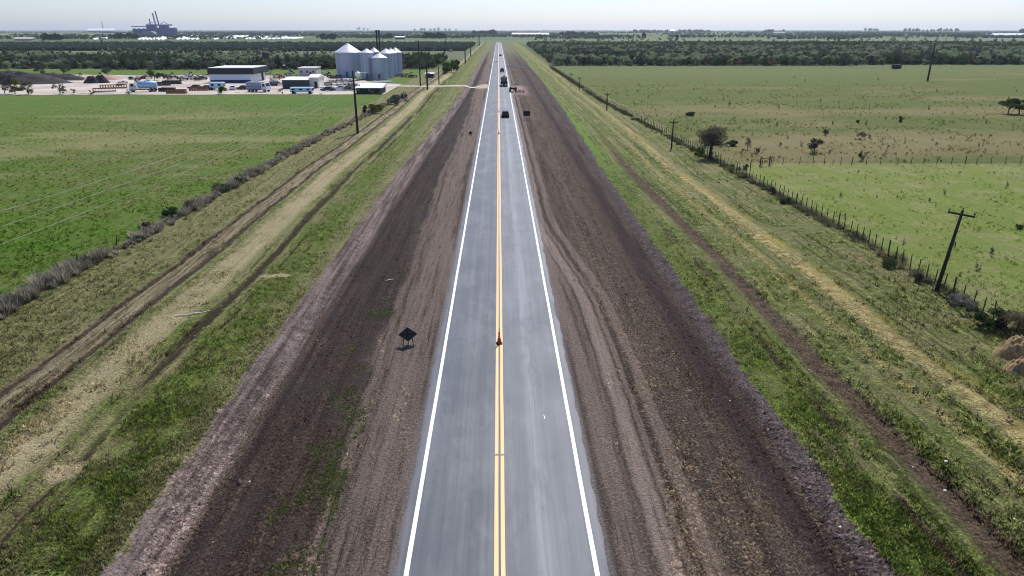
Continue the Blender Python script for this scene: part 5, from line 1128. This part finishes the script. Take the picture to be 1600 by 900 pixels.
# grain terminal
X0, Y0 = at(205, 55.6); X1, _ = at(276, 55.6); e = empty('grain_terminal', (X0, Y0, 0), 0, 'huge blue-hazed grain terminal with two tall towers on the left horizon', 'grain terminal'); px_ = (X1 - X0) / 71.0
NAV = mat('terminal_blue', lin(92, 104, 142), .6, var=.15, streak=True); TG = mat('terminal_grey', lin(120, 124, 134), .6)
zc = lambda y: hgt(240, y, Y0)
def cyl(b, pa, pb_, z0, z1): r = (pb_ - pa) / 2 * px_; b.lathe([(r, z0), (r, z1), (r * .15, z1 + r * .35)], 18, ((pa + pb_) / 2 * px_ - 205 * px_, r, 0)); return b
for k in range(4): cyl(MB(), 207 + k * 7.2, 214 + k * 7.2, 0, zc(45.5)).build('storage_bin', NAV, e)
for k in range(5): cyl(MB(), 241 + k * 7, 248 + k * 7, 0, zc(44)).build('storage_bin', NAV, e)
for k in range(2): cyl(MB(), 229 + k * 7, 236 + k * 7, 0, zc(38.5)).build('storage_bin', NAV, e)
for k in range(2): cyl(MB(), 249 + k * 7.6, 256.4 + k * 7.6, 0, zc(39)).build('storage_bin', NAV, e)
bx = lambda p: (p - 205) * px_
MB().box(bx(228), bx(266), 12, 26, zc(40), zc(38)).build('gallery', TG, e); MB().box(bx(206), bx(228), 6, 10, zc(42), zc(40.8)).build('gallery', TG, e)
def tower(pa, yb_, pb_, yt, w_):
    b = MB(); za, zb_ = zc(yb_), zc(yt); xa_, xb_ = bx(pa), bx(pb_)
    for s_ in (-1, 1):
        for t in (0, w_ * 1.2): b.tube([(xa_ + s_ * w_ / 2, 18 + t, 0), (xb_ + s_ * w_ / 2, 18 + t, zb_)], .55, 4)
    n = 11
    for k in range(n):
        f0, f1 = k / n, (k + 1) / n; s_ = 1 if k % 2 else -1
        b.tube([(xa_ + (xb_ - xa_) * f0 - s_ * w_ / 2, 18, zb_ * f0), (xa_ + (xb_ - xa_) * f1 + s_ * w_ / 2, 18, zb_ * f1)], .4, 4)
    b.box(xb_ - w_ * .6, xb_ + w_ * .6, 17, 21, zb_ - 2, zb_ + 1.5); return b
tower(243.5, 40, 239.6, 21, 2.6).build('elevator_tower', NAV, e); tower(248.5, 40, 244.2, 17.5, 2.0).build('elevator_tower', NAV, e); tower(234, 38, 233.4, 30, 1.6).build('mast', NAV, e)
MB().tube([(bx(228), 14, zc(40)), (bx(236), 14, zc(34.5)), (bx(240), 14, zc(36))], 1.0, 5).build('conveyor', TG, e); MB().tube([(bx(250), 14, zc(38)), (bx(256), 14, zc(34)), (bx(262), 14, zc(38))], 1.0, 5).build('conveyor', TG, e)
b = MB(); n = 16; vs_ = [(bx(238) + 12 * px_ * cos(pi * k / n) * 1.0, -30 + 26 * t_, max(0, sin(pi * k / n)) * zc(48.3)) for t_ in (0, 1) for k in range(n + 1)]
b.add(vs_, [(k, k + 1, n + 2 + k, n + 1 + k) for k in range(n)] + [tuple(range(n + 1)), tuple(range(2 * n + 1, n, -1))]); b.build('arched_store', TG, e)
# radio mast on the left horizon
X, Y = at(162, 50.5); zt = hgt(162, 34, Y); b = MB()
for s_ in (0, 2.1, 4.2): b.tube([(4 * cos(s_), 4 * sin(s_), 0), (1.6 * cos(s_), 1.6 * sin(s_), zt)], .9, 4)
for k in range(10):
    f = (k + .5) / 10; r_ = 4 - 2.4 * f; b.tube([(r_ * cos(s_), r_ * sin(s_), zt * f) for s_ in (0, 2.1, 4.2, 6.28)], .5, 4)
b.tube([(0, 0, zt * .9), (0, 0, zt * 1.06)], .8, 5)
tag(b.build('radio_mast', TG, None, (X, Y, 0)), 'thin lattice radio mast above the pale roof on the left horizon', 'mast')

# ------------------------------------------------------------ haze
hm = bpy.data.materials.new('haze'); hm.use_nodes = True; nt = hm.node_tree; nt.nodes.remove(nt.nodes['Principled BSDF'])
pv = nt.nodes.new('ShaderNodeVolumePrincipled'); pv.inputs['Color'].default_value = (.80, .93, 1, 1); pv.inputs['Density'].default_value = HAZE; pv.inputs['Anisotropy'].default_value = .45
nt.links.new(pv.outputs[0], nt.nodes['Material Output'].inputs['Volume'])
hz = MB().box(-16500, 16500, -1500, 16500, -2, 102).build('haze', hm); tag(hz, kind='stuff')
bpy.context.view_layer.update()
